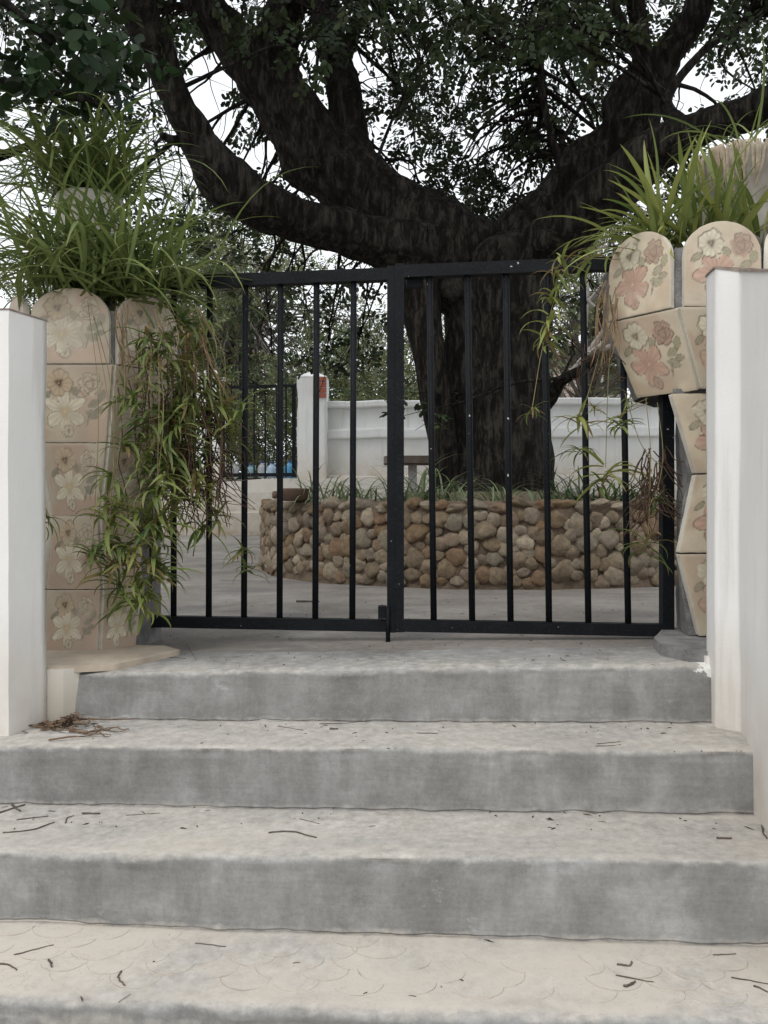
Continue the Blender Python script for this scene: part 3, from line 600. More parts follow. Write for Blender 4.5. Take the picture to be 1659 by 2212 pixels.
def frond_base(npair, L, lw, ll, rs, droop=.35, oval=False):
    """one pinnate leaf: list of (verts, faces) in local space, pointing +X"""
    V, F = [], []; b = 0
    for i in range(npair):
        s = (i+.6)/npair; x = L*s; z = -droop*L*s*s
        for sd in (-1, 1):
            a = rs.uniform(.75, 1.25)*sd; l = ll*rs.uniform(.75, 1.15); w_ = lw*rs.uniform(.8, 1.15); tw = rs.uniform(-.7, .7)
            dx, dy = math.cos(a), math.sin(a); px, py = -dy*math.cos(tw), dx*math.cos(tw); pz = math.sin(tw)
            dz = rs.uniform(-.5, .15)
            for u, v_, h in ((.04, 0, 0), (.38, -.42, .1), (.8, -.40, .05), (1, 0, -.12), (.8, .40, .05), (.38, .42, .1), (.55, 0, -.06)):
                V.append((x+dx*l*u+px*w_*v_, dy*l*u+py*w_*v_, z+dz*l*u+pz*w_*v_+h*w_))
            if oval:
                del V[-7:]; base_ = len(V)
                pr_ = [(0, 0), (.12, -.2), (.3, -.38), (.5, -.47), (.7, -.45), (.86, -.32), (.96, -.15), (1, 0), (.96, .15), (.86, .32), (.7, .45), (.5, .47), (.3, .38), (.12, .2), (.3, 0), (.5, 0), (.7, 0), (.86, 0)]
                for u, v_ in pr_: h = .16*abs(v_)-.12*u*u; V.append((x+dx*l*u+px*w_*v_, dy*l*u+py*w_*v_, z+dz*l*u+pz*w_*v_+h*w_))
                F += [tuple(base_+i for i in t) for t in ((0,1,14),(1,2,14),(2,3,15),(2,15,14),(3,4,16),(3,16,15),(4,5,17),(4,17,16),(5,6,7),(5,7,17),(0,14,13),(13,14,12),(12,15,11),(12,14,15),(11,16,10),(11,15,16),(10,17,9),(10,16,17),(9,7,8),(9,17,7))]
                continue
            F += [(b, b+1, b+6), (b+1, b+2, b+6), (b+2, b+3, b+6), (b+3, b+4, b+6), (b+4, b+5, b+6), (b+5, b, b+6)]; b += 7
    return np.array(V), np.array(F)
def leaf_mass(name, centers, rads, counts, parent, material, variants, scale=(.85, 1.2), tint=(.6, 1.5), kind='stuff', flat=.75):
    Vs, Fs, Cs, b = [], [], [], 0; rs = np.random.default_rng(len(centers)+3)
    for c, r, n in zip(centers, rads, counts):
        ct = rs.uniform(.75, 1.25)
        for _ in range(int(n)):
            v, f = variants[rs.integers(len(variants))]
            off = rs.normal(0, .55, 3)*r*np.array([1, 1, flat]); 
            yaw = math.atan2(off[1], off[0])+rs.normal(0, .9); pitch = rs.normal(.25, .55); roll = rs.normal(0, .6)
            Rm = np.array(Matrix.Rotation(yaw, 3, 'Z') @ Matrix.Rotation(pitch, 3, 'Y') @ Matrix.Rotation(roll, 3, 'X'))
            s = rs.uniform(*scale); Vs.append((v*s) @ Rm.T+c+off); Fs.append(f+b); b += len(v)
            pl_n = 18 if len(v) % 18 == 0 and len(f) == len(v)//18*20 else 7; k = len(v)//pl_n; t = np.repeat(rs.uniform(*tint, k)*ct, pl_n)[:, None]; g = rs.uniform(.85, 1.2)
            Cs.append(np.concatenate([t*g, t, t*rs.uniform(.7, 1.1)], 1))
    V = np.concatenate(Vs)-(np.array(parent.location[:]) if parent else 0); F = np.concatenate(Fs); C = np.concatenate(Cs)
    me = bpy.data.meshes.new(name); me.vertices.add(len(V)); me.vertices.foreach_set('co', V.astype('f').ravel())
    me.loops.add(F.size); me.loops.foreach_set('vertex_index', F.astype('i').ravel()); me.polygons.add(len(F)); me.polygons.foreach_set('loop_start', np.arange(0, F.size, 3).astype('i'))
    me.polygons.foreach_set('use_smooth', np.ones(len(F), bool))
    a = me.color_attributes.new('Col', 'FLOAT_COLOR', 'POINT'); a.data.foreach_set('color', np.concatenate([C, np.ones((len(C), 1))], 1).astype('f').ravel())
    me.update(); me.validate(); o = link(name, me, material, parent)
    if kind: o['kind'] = kind
    return o
rs = random.Random(5)
FR = [frond_base(rs.choice((3, 4, 4, 5)), rs.uniform(.14, .20), .042, .066, rs) for _ in range(10)]
holes = [(480, 235, 60, 150, .97), (385, 250, 30, 90, .9), (350, 210, 40, 60, .7), (1060, 330, 60, 40, .5), (1120, 480, 60, 50, .5), (1120, 200, 50, 40, .35), (420, 60, 60, 40, .6),
         (900, 330, 60, 60, .3), (60, 330, 120, 120, .55), (1270, 40, 40, 40, .5), (640, 100, 30, 60, .4), (1620, 130, 60, 50, .3), (900, 30, 60, 30, .4), (1260, 250, 80, 60, .5), (1650, 320, 100, 50, .5)]
cen, rad, cnt = [], [], []; r2 = np.random.default_rng(21)
def clump(U, V, d, r, n): cen.append(P(U, V, d)); rad.append(r); cnt.append(n)
k = 0
while k < 430:
    U, V, d = r2.uniform(-60, 1740), r2.uniform(-60, 500), r2.uniform(5.6, 10.5)
    pr = .95 if 860 < U < 1340 and V < 330 else (.62 if U > 1300 else (.8 if 180 < U < 330 else .58))
    if V > 330: pr *= (.65 if not 850 < U < 1340 else 1.0)
    if U < 120 and V > 200: pr *= .6
    for hu, hv, a, b_, s in holes:
        if ((U-hu)/a)**2+((V-hv)/b_)**2 < 1.15: pr *= (1-s)
    if V > 90 and d < 7.1: continue
    if r2.random() < pr: clump(U, V, d, r2.uniform(.16, .30), r2.integers(5, 11)); k += 1
for U, V, d, n in [(520, 640, 7.2, 14), (560, 690, 7.3, 14), (600, 640, 7.4, 16), (560, 590, 7.2, 14), (640, 620, 7.0, 12), (690, 650, 7.2, 12), (740, 620, 7.1, 12), (790, 600, 7.0, 10), (800, 690, 7.2, 7), (740, 770, 7.2, 12), (780, 750, 7.2, 12), (700, 760, 7.3, 7), (820, 730, 7.2, 8),
                   (900, 860, 6.4, 4), (912, 890, 6.4, 3), (650, 700, 7.4, 8), (590, 770, 7.3, 6), (1220, 660, 7.2, 8), (1240, 740, 7.5, 6), (1290, 640, 7.4, 8), (1350, 640, 7.2, 9), (690, 790, 7.3, 5), (480, 540, 7.5, 8), (620, 555, 7.4, 8), (1180, 590, 7.5, 8), (520, 480, 8, 8), (960, 400, 8, 14), (1010, 440, 8.2, 14), (1060, 400, 8.2, 12), (1020, 370, 8.5, 12), (1090, 450, 8.3, 10), (940, 350, 8.5, 12), (1130, 360, 8.4, 9), (480, 520, 7.5, 8), (560, 530, 7.5, 10)]: clump(U, V, d, .17, max(3, int(n*(.6 if V > 560 else 1))))
for _ in range(520):                                        # the crown goes on above the frame and shades the yard
    x, y, z = r2.uniform(-4.5, 6), r2.uniform(3.6, 11), r2.uniform(4.3, 7.2)
    if z < CAMZ+1180/FPX*y: continue
    cen.append(np.array([x, y, z])); rad.append(.34); cnt.append(14)
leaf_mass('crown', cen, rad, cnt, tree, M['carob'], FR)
tw = MB()
for c, r in zip(cen, rad):
    d = np.linalg.norm(allp[:, :3]-c, axis=1); j = np.argsort(d)[min(len(d)-1, int(abs(r2.normal(0, 5))))]; a = allp[j, :3]; L = np.linalg.norm(c-a)
    if L > 2.8: continue
    mid = (a+c)/2+r2.normal(0, .10, 3)*L+np.array([0, 0, .10*L]); q = cr([a, mid, c+r2.normal(0, .03, 3)], 6); t = np.linspace(0, 1, len(q)); q = q+r2.normal(0, .012, q.shape)*t[:, None]
    tw.tube(q, .012*(1-t)*min(1.6, L)+.0035, 5)
    for _ in range(5):
        e = c+r2.normal(0, .75, 3)*r; q2 = cr([q[-3], (q[-3]+e)/2+r2.normal(0, .03, 3), e], 3); tw.tube(q2, np.linspace(.0045, .0018, len(q2)), 4, cap=False)
for U, V in [(900, 350), (1000, 420), (880, 200), (1060, 240), (1160, 380), (310, 260), (330, 180), (460, 120), (1260, 330), (1560, 100), (950, 450), (1100, 450), (650, 560), (720, 600), (100, 280), (200, 260)]:
    for _ in range(5):                                      # bare tangled twigs
        a = P(U+r2.normal(0, 60), V+r2.normal(0, 50), r2.uniform(6, 8)); q = [a]
        dr = r2.normal(0, 1, 3); dr[2] += .3
        for _ in range(6): dr = dr+r2.normal(0, .7, 3); q.append(q[-1]+dr/np.linalg.norm(dr)*.13)
        tw.tube(cr(q, 3), np.linspace(.006, .0016, 19), 4, cap=False)
part('twigs', tw, M['bark'], tree, True, kind='stuff')

# near tree at the left whose low branch hangs into the top left corner
nt_ = thing('overhanging_tree', (-2.9, 3.4, -.3), 'leafy branch with broad green leaves of a nearer tree hanging into the top left corner', 'tree')
m = MB(); m.tube(cr([(-2.9, 3.4, -.4), (-2.85, 3.4, .8), (-2.7, 3.3, 1.8), (-2.45, 3.15, 2.5), (-2.3, 3.0, 3.2)], 6), np.linspace(.16, .08, 25), 16, None, .12, 5, 3); part('trunk', m, M['bark'], nt_, True)
for q in ([(-2.55, 3.2, 2.25), (-2.0, 3.0, 2.15), (-1.45, 2.95, 2.05), (-1.15, 2.9, 1.98), (-.98, 2.9, 1.93)], [(-2.4, 3.1, 2.7), (-1.9, 2.9, 2.5), (-1.4, 2.8, 2.3), (-1.15, 2.8, 2.1)], [(-2.7, 3.3, 1.9), (-2.0, 3.3, 1.80), (-1.6, 3.3, 1.92), (-1.25, 3.3, 2.05)]):
    m = MB(); e = cr(q, 6); m.tube(e, np.linspace(.045, .008, len(e)), 10, None, .1, 8); part('branch', m, M['bark'], nt_, True)
FR2 = [frond_base(rs.choice((2, 3, 3)), rs.uniform(.11, .16), .048, .084, rs, .5, True) for _ in range(8)]
c2 = [P(U, V, d) for U, V, d in [(20, 20, 2.9), (70, 60, 2.85), (120, 40, 2.9), (180, 60, 2.9), (220, 110, 2.9), (110, 110, 2.8), (60, 130, 2.8), (20, 100, 2.8), (150, 150, 2.85), (200, 180, 2.9), (100, 180, 2.85), (180, 20, 3.0), (250, 40, 3.1), (60, 10, 2.8), (130, 0, 3.0), (20, 160, 2.8), (240, 150, 3.0), (-60, 60, 2.8), (-60, 150, 2.9), (200, -60, 2.9), (60, -60, 2.9), (280, 90, 3.1)]]
leaf_mass('crown', c2, [.09]*len(c2), [4]*len(c2), nt_, M['nearleaf'], FR2, (.6, .9), (.35, 1.3))

# ------------------------------------------------------------------ trees, wall, gate and house behind
def back_tree(label, U, d, h, spread, nclump, tint, zb=.95, seed=0, low=.35, size=1.0):
    x = (U-829.5)/FPX*d; t = thing('background_tree', (x, d, zb), label, 'tree', 'trees beyond the back wall'); r = np.random.default_rng(seed)
    m = MB(); top = np.array([x+r.normal(0, .3), d, zb+h*.75]); e = cr([(x, d, zb-.1), (x+r.normal(0, .12), d, zb+h*.25), (x+r.normal(0, .25), d, zb+h*.5), top], 5); m.tube(e, np.linspace(.035*h, .008*h, len(e)), 10, None, .12, 3); part('trunk', m, M['farbark'], t, True)
    cs = []; m = MB()
    for _ in range(nclump):
        a = r.uniform(0, 2*math.pi); zz = r.uniform(low, 1.0); w_ = spread*(1-.75*((zz-.55)/.5)**2)**.5 if abs(zz-.55) < .5 else spread*.4; rr = w_*r.uniform(.2, 1)**.6
        c = np.array([x+rr*math.cos(a), d+rr*math.sin(a), zb+h*zz]); cs.append(c)
        j = r.integers(len(e)//3, len(e)); q = cr([e[j], (e[j]+c)/2+r.normal(0, .12, 3), c], 3); m.tube(q, np.linspace(.022*h/4, .006, len(q)), 5, cap=False)
    part('branches', m, M['farbark'], t, True, kind='stuff')
    FRb = [frond_base(4, .2*size, .035*size, .085*size, random.Random(s), .4) for s in range(5)]
    o = leaf_mass('crown', cs, [.42]*len(cs), [20]*len(cs), t, M['farleaf'], FRb, (.8, 1.3), (.6*tint, 1.3*tint)); return t
BT = [('pale olive tree behind the small back gate', 545, 17, 6.0, 2.6, 190, 1.05, .0), ('tall grey-green tree left of the back gate pillar', 430, 20, 6.2, 2.6, 130, .8, .0), ('bushy light green tree behind the white wall left of the trunk', 735, 18, 3.5, 1.8, 100, 1.25, .0),
      ('small tree behind the wall hidden partly by the central gate stiles', 860, 19, 4.0, 1.9, 90, .9, .0), ('olive tree seen to the right of the big trunk', 1260, 18, 5.6, 2.2, 110, .95, .52), ('pale tree behind the right planter column', 1440, 20, 5.2, 2.4, 110, 1.0, .0),
      ('tree at far left behind the left planter column', 120, 19, 5.0, 2.6, 80, .7, .1), ('distant tree behind the big forked trunk', 1080, 24, 6.5, 3.2, 120, .9, .0), ('tree far right beyond the white stair wall', 1750, 19, 6.0, 2.6, 70, .8, .1), ('dense shrubby tree just beyond the wall left of the back gate', 300, 16, 3.8, 2.0, 70, .75, .0)]
for i, b_ in enumerate(BT): back_tree(*b_[:7], seed=40+i, low=b_[7])
tc_ = np.random.default_rng(77); cs = [np.array([tc_.uniform(-4.8, 6.5), tc_.uniform(13.2, 15.2), tc_.uniform(.95, 2.3+.9*vn(np.array([[i_*.7, 0, 0]]))[0])]) for i_ in range(330)]
for c in cs: c[1] -= .09*c[0]
cs = [c for c in cs if not (.225 < c[0]/c[1] < .31 and c[2] > 1.5)]
th_ = leaf_mass('thicket', cs, [.36]*len(cs), [14]*len(cs), None, M['farleaf'], [frond_base(4, .2, .035, .085, random.Random(s_), .4) for s_ in range(5)], (.7, 1.2), (.4, 1.0)); tag(th_, 'low grey-green scrub growing just beyond the back wall and gate')
# bare pale tree
bt = thing('bare_tree', (*P(1150, 0, 15)[:2], .95), 'leafless tree with pale grey twigs seen through the fork of the big tree', 'tree'); m = MB(); r = np.random.default_rng(3)
def grow(mb, p, d, L, rad, lvl):
    q = [p]; 
    for _ in range(4): d = d+r.normal(0, .22, 3); d /= np.linalg.norm(d); q.append(q[-1]+d*L/4)
    mb.tube(np.array(q), np.linspace(rad, rad*.6, 5), 5 if lvl else 8, cap=False)
    if lvl < 4:
        for _ in range(4 if lvl else 5):
            nd_ = d+r.normal(0, .55, 3); grow(mb, q[r.integers(2, 5)], nd_/np.linalg.norm(nd_), L*.62, rad*.55, lvl+1)
grow(m, np.array([P(1150, 0, 15)[0], 15., .9]), np.array([0, 0, 1.]), 2.9, .10, 0); part('trunk', m, m_plain('pale_bark', (.33, .30, .28), .2, 6), bt, True)

bw = thing('boundary_wall', (1.5, 11.4, .95), 'whitewashed masonry wall with raised bands beyond the stone planter', 'wall')
def band(mb, U0, U1, z0, z1, d0, seed=1, amp=.055, thick=.22, n=90):
    xs_ = np.linspace((U0-829.5)/FPX*d0, (U1-829.5)/FPX*d0, n); rws = []
    prof = [(thick, z0), (0, z0), (-.006, z0+.02), (-.006, (z0*2+z1)/3), (-.004, (z0+2*z1)/3), (-.006, z1-.02), (.01, z1), (thick, z1)]
    for dy, z in prof:
        nn = fbm(np.stack([xs_*2.2, xs_*0+z*3, xs_*0+dy], 1), seed)-.5; rws.append(np.stack([xs_, by(xs_, d0)+dy+nn*amp, z+nn*amp*.9], 1))
    mb.grid(np.array(rws)); 
m = MB(); band(m, 690, 2300, .9, 1.99, 11.55, 2); part('wall_body', m, M['backwhite'], bw, True)
m = MB(); band(m, 692, 2300, 1.97, 2.065, 11.46, 3); part('coping', m, M['backwhite'], bw, True)
m = MB(); band(m, 692, 2300, 1.53, 1.67, 11.465, 4); part('raised_band', m, M['backwhite'], bw, True)
m = MB(); band(m, 690, 2300, .90, 1.0, 11.44, 5); part('plinth', m, M['backwhite'], bw, True)
def back_pillar(label, U0, U1, ztop, d0, bricks):
    xa, xb = (U0-829.5)/FPX*d0, (U1-829.5)/FPX*d0; p = thing('wall_pillar', ((xa+xb)/2, d0, .94), label, 'pillar', 'pillars of the back gate'); m = MB()
    prism(m, [(xa, d0-.02), (xb, d0-.05), (xb, d0+.34), (xa, d0+.36)], .9, [ztop, ztop-.02, ztop-.02, ztop], 40, 8, .022, int(U0)); part('pillar_body', m, M['backwhite'], p, True)
    m = MB(); ya = d0-.03; xm = (xa+xb)/2; m.add([(xa-.01, ya, ztop-.02), (xb+.01, ya-.02, ztop-.02), (xb+.01, d0+.35, ztop-.02), (xa-.01, d0+.37, ztop-.02), (xm, d0+.15, ztop+.10)], [(0, 1, 4), (1, 2, 4), (2, 3, 4), (3, 0, 4), (3, 2, 1, 0)]); part('cap', m, M['backwhite'], p)
    for k in range(bricks):
        m = MB(); z = ztop-.09-k*.075; m.box((xb-.17, d0-.075, z), (xb-.005, d0+.05, z+.062)); part('brick', m, M['brick'], p)
back_pillar('whitewashed pillar with exposed red bricks right of the back gate', 642, 706, 2.40, 11.4, 4); back_pillar('white pillar left of the back gate behind the hanging vines', 425, 478, 2.5, 11.75, 0)
bgte = thing('back_gate', (*P(560, 0, 11.6)[:2], .95), 'small black barred gate at the head of the back steps', 'gate')
for nm, z0, z1 in (('top_rail', 2.26, 2.30), ('bottom_rail', .99, 1.04)):
    m = MB(); a = P(478, 0, 11.68); b_ = P(641, 0, 11.52); m.bar((a[0], a[1], (z0+z1)/2), (b_[0], b_[1], (z0+z1)/2), .035, z1-z0); part(nm, m, M['paint'], bgte)
for U, w_ in [(482, .05), (500, .02), (525, .02), (549, .02), (573, .02), (598, .02), (618, .02), (635, .055)]:
    m = MB(); d = 11.68-.16*(U-478)/163; p = P(U, 0, d); m.bar((p[0], p[1], .98), (p[0], p[1], 2.28), w_, .03); part('bar' if w_ < .03 else 'stile', m, M['paint'], bgte)
for U, w_, h, c, lb in [(505, .13, .21, (.62, .64, .66), 'white plastic jug behind the back gate, leftmost of the row'), (541, .13, .18, (.25, .42, .46), 'teal plastic jug behind the back gate next to the white one'), (566, .12, .22, (.45, .47, .50), 'grey plastic jug in the middle of the row behind the back gate'), (587, .14, .21, (.40, .52, .66), 'pale blue plastic jug behind the back gate'), (626, .16, .23, (.07, .30, .52), 'bright blue plastic jug beside the brick-topped pillar')]:
    d = 12.0; p = P(U, 0, d); j = thing('plastic_jug', (p[0], d, .98), lb, 'jug', 'plastic jugs behind the back gate'); m = MB()
    m.lathe([(w_*.48, 0), (w_*.54, .02), (w_*.54, h*.66), (w_*.44, h*.8), (w_*.2, h*.9), (w_*.18, h)], (p[0], d, .99), 20); mt = m_plastic('jug_plastic', c); part('body', m, mt, j, True)
    m = MB(); m.lathe([(w_*.21, h), (w_*.21, h+.03)], (p[0], d, .992), 14); part('cap', m, m_plastic('cap_plastic', (.05, .08, .2)), j); m = MB(); m.tube(cr([(p[0]+w_*.2, d, .99+h*.92), (p[0]+w_*.52, d, .99+h*.98), (p[0]+w_*.5, d, .99+h*.6)], 5), .012, 8); part('handle', m, mt, j, True)
ho = thing('house', (*P(1300, 0, 26)[:2], .95), 'pale pink house with a white framed window beyond the wall right of the trunk', 'house'); m = MB(); a = P(1235, 0, 26)[0]; b_ = P(1350, 0, 26)[0]
m.box((a, 26, .9), (b_, 30, 5.6)); part('wall', m, M['pink'], ho); m = MB(); m.box((a-.2, 25.8, 5.6), (b_+.2, 30.2, 5.85)); part('roof', m, M['coping'], ho)
wx = P(1325, 0, 26)[0]; m = MB(); m.box((wx-.42, 25.94, 4.15), (wx+.42, 25.998, 5.25)); fr = part('window', m, M['shutter'], ho); m = MB(); m.box((wx-.32, 25.92, 4.25), (wx+.32, 25.938, 5.15)); part('pane', m, M['dark'], fr)
wx = P(1262, 0, 26)[0]; m = MB(); m.box((wx-.3, 25.94, 4.0), (wx+.3, 25.998, 5.1)); fr = part('window', m, M['shutter'], ho); m = MB(); m.box((wx-.22, 25.92, 4.1), (wx+.22, 25.938, 5.0)); part('pane', m, M['dark'], fr)

# bench-like table and brown bowl at the planter
tb = thing('stone_table', (*P(890, 0, 8.1)[:2], .58), 'small table of a brown slab on a pale post just left of the trunk', 'table'); p = P(888, 995, 8.1)
m = MB(); n = 26; a = np.linspace(0, 2*math.pi, n, endpoint=False); V = [(p[0]+.275*math.copysign(abs(math.cos(q))**.5, math.cos(q)), 8.1+.22*math.copysign(abs(math.sin(q))**.5, math.sin(q))) for q in a]
prism(m, V, p[2]-.036, p[2]+.036, 4, 2, .004, 3); m.add([(x, y, p[2]-.036) for x, y in V], [tuple(range(n))[::-1]]); part('tabletop', m, M['brown'], tb)
m = MB(); q = P(891, 0, 8.1); m.box((q[0]-.042, 8.04, .5), (q[0]+.042, 8.14, p[2]-.037)); part('pedestal', m, M['grey'], tb)
bo = thing('clay_bowl', (*P(632, 1082, 5.75)[:2], .55), 'dark brown clay bowl with a knob handle on the left rim of the stone planter', 'bowl'); p = P(634, 1083, 5.75); z0 = .562
m = MB(); m.lathe([(.075, 0), (.1, .01), (.112, .075), (.116, .088), (.105, .088), (.095, .05)], (p[0], p[1], z0), 28); part('body', m, M['clay'], bo, True)
m = MB(); m.tube([(p[0]-.10, p[1]-.02, z0+.045), (p[0]-.125, p[1]-.03, z0+.043), (p[0]-.145, p[1]-.035, z0+.042)], [.02, .029, .022], 12); part('knob', m, M['clay'], bo, True)

# ------------------------------------------------------------------ spider plants
def blade_geo(L, elev, droop, w0, seg=9, fold=.25, wig=0, rs=random):
    s = np.linspace(0, 1, seg+1); th = elev-droop*s**1.4; ds = L/seg
    x = np.concatenate([[0], np.cumsum(np.cos(th[:-1])*ds)]); z = np.concatenate([[0], np.cumsum(np.sin(th[:-1])*ds)]); y = wig*s*s*L
    wd = w0*np.minimum(1, .55+s*2)*(1-s**2.2)**.75+.0006; pt_ = np.stack([x, y, z], 1); nx = np.stack([-np.sin(th), 0*th, np.cos(th)], 1)
    V = np.stack([pt_+np.stack([0*s, -wd/2, 0*s], 1)+nx*(fold*wd/2)[:, None], pt_, pt_+np.stack([0*s, wd/2, 0*s], 1)+nx*(fold*wd/2)[:, None]], 1); return V, s
def blade_mesh(name, L, elev, droop, w0, wig, tip=0, mt='blade'):
    V, s = blade_geo(L, elev, droop, w0, 11, .3, wig); c = np.zeros((*V.shape[:2], 3)); c[:, 0, 0] = c[:, 2, 0] = .15; c[:, 1, 0] = .65; c[:, :, 1] = (sst(.86, 1, s)*tip)[:, None]
    mb = MB(); mb.grid(V, c.reshape(-1, 3)); me = mb.mesh(name, (0, 0, 0), True); me.materials.append(M[mt]); return me
rb = random.Random(11)
ARC = [blade_mesh('leaf', rb.uniform(.34, .50), R(rb.uniform(35, 80)), R(rb.uniform(70, 125)), rb.uniform(.010, .015), rb.uniform(-.2, .2), rb.choice((0, .8))) for _ in range(16)]
UPR = [blade_mesh('leaf', rb.uniform(.34, .50), R(rb.uniform(42, 80)), R(rb.uniform(18, 75)), rb.uniform(.022, .029), rb.uniform(-.1, .1), rb.choice((0, .9)), 'blade2') for _ in range(12)]
NAR = [blade_mesh('leaf', rb.uniform(.34, .48), R(rb.uniform(62, 86)), R(rb.uniform(60, 115)), rb.uniform(.011, .015), rb.uniform(-.25, .25), .4) for _ in range(8)]
LOW = [blade_mesh('leaf', rb.uniform(.28, .42), R(rb.uniform(8, 35)), R(rb.uniform(50, 100)), rb.uniform(.015, .022), rb.uniform(-.2, .2), .7, 'blade2') for _ in range(8)]
def plantlet_mesh(n, L, w0, droop, seed, spread=1.0):
    rs_ = random.Random(seed); mb = MB()
    for i in range(n):
        V, s = blade_geo(L*rs_.uniform(.55, 1.1), R(rs_.uniform(-35, 50)), R(rs_.uniform(40, 110))*droop, w0*rs_.uniform(.8, 1.2), 7, .35, rs_.uniform(-.3, .3)); a = rs_.uniform(0, 2*math.pi)
        Rm = np.array(Matrix.Rotation(a, 3, 'Z')); c = np.zeros((*V.shape[:2], 3)); c[:, :, 0] = rs_.uniform(0, .7); c[:, :, 1] = (sst(.7, 1, s)*rs_.uniform(0, .8))[:, None]+(.8 if rs_.random() < .1 else 0)
        mb.grid((V.reshape(-1, 3) @ Rm.T+np.array([0, 0, rs_.uniform(-.03, .02)])).reshape(V.shape), c.reshape(-1, 3))
    me = mb.mesh('plantlet', (0, 0, 0), True); me.materials.append(M['blade2' if seed % 2 else 'blade']); return me
PLT = [plantlet_mesh(rb.randint(8, 18), rb.uniform(.10, .19), .0135, 1.0, 100+i) for i in range(8)]
NLEAF, EXTRA = {}, {}
def crown_of(root, c, meshes, n, el=(0, 0), sc=(.8, 1.15), yaw=(0, 360), spread=.06, seed=0):
    r = random.Random(seed)
    for i in range(n):
        a = R(r.uniform(*yaw)); q = (c[0]+r.gauss(0, spread), c[1]+r.gauss(0, spread), c[2]+r.uniform(-.02, .04)); me, rot, s_ = r.choice(meshes), (r.uniform(-.35, .35), r.uniform(-.35, .30), a), r.uniform(*sc)
        NLEAF[root.name] = NLEAF.get(root.name, 0)+1
        if NLEAF[root.name] <= 295: inst('leaf', me, root, q, rot, s_)
        else:                                               # past the limit of single leaves: joined into one part
            mx = EXTRA.setdefault(root.name, MB()); co = np.zeros(len(me.vertices)*3); me.vertices.foreach_get('co', co); cc = np.zeros(len(me.vertices)*4); me.color_attributes['Col'].data.foreach_get('color', cc)
            Rm = np.array(Euler(rot).to_matrix()); c4 = cc.reshape(-1, 4)[:, :3].copy(); c4[:, 0] = np.clip(c4[:, 0]+r.uniform(-.15, .35), 0, 1); mx.add((co.reshape(-1, 3)*s_) @ Rm.T+np.array(q, float), [tuple(p.vertices) for p in me.polygons], c4)
def stolon(root, pts, rad=.0016, m_=None):
    m = MB(); q = cr(pts, 6); m.tube(q, rad, 5, cap=False); part('stolon', m, m_ or M['stem'], root, True)
def pot(label, U, Vtop, d, r0, r1, zb):
    p = P(U, Vtop, d); t = thing('flowerpot', (p[0], d, zb), label, 'flowerpot'); h = p[2]-zb; m = MB()
    m.lathe([(r0, 0), (r0+.3*(r1-r0), h*.3), (r1*.97, h*.72), (r1, h*.80), (r1*1.03, h*.83), (r1*1.03, h*.97), (r1*.99, h), (r1*.9, h), (r1*.86, h*.93)], (p[0], d, zb), 40); part('body', m, M['pot'], t, True)
    m = MB(); m.lathe([(r1*.87, h*.9), (r1*.5, h*.93)], (p[0], d, zb), 24); part('soil', m, M['soil'], t); return t, p
pt1, p1 = pot('pale pot in the left goblet planter holding the upper spider plant', 195, 432, 3.16, .09, .125, zV(650, 2.86)); pt2, p2 = pot('pale pot draped with dry leaves in the right goblet planter', 1604, 352, 3.0, .125, .172, zV(520, 2.7))
s1 = thing('spider_plant', (p1[0], p1[1], p1[2]), 'arching spider plant in the upper pot on the left, against the sky', 'plant'); crown_of(s1, p1+np.array([-.02, 0, 0]), ARC, 340, sc=(.7, 1.3), spread=.08, seed=1)
zl = zV(640, 2.86); s2_ = thing('spider_plant', (lc.location[0], 3.05, zl), 'large spider plant in the left goblet planter with long trailing runners of plantlets', 'plant')
crown_of(s2_, (P(190, 0, 3)[0], 2.95, zl+.02), ARC, 200, sc=(.85, 1.5), spread=.11, seed=2); crown_of(s2_, (P(290, 0, 3)[0], 2.96, zl+.03), ARC, 150, sc=(.85, 1.4), spread=.10, seed=3); crown_of(s2_, (P(250, 0, 3)[0], 2.9, zl+.0), LOW, 60, sc=(.9, 1.4), spread=.09, seed=4)
crown_of(s2_, (P(150, 0, 2.92)[0], 2.93, zl+.02), NAR, 24, sc=(.95, 1.35), spread=.08, seed=41); crown_of(s2_, (P(255, 0, 2.92)[0], 2.93, zl+.02), NAR, 20, sc=(.9, 1.25), spread=.08, seed=42)
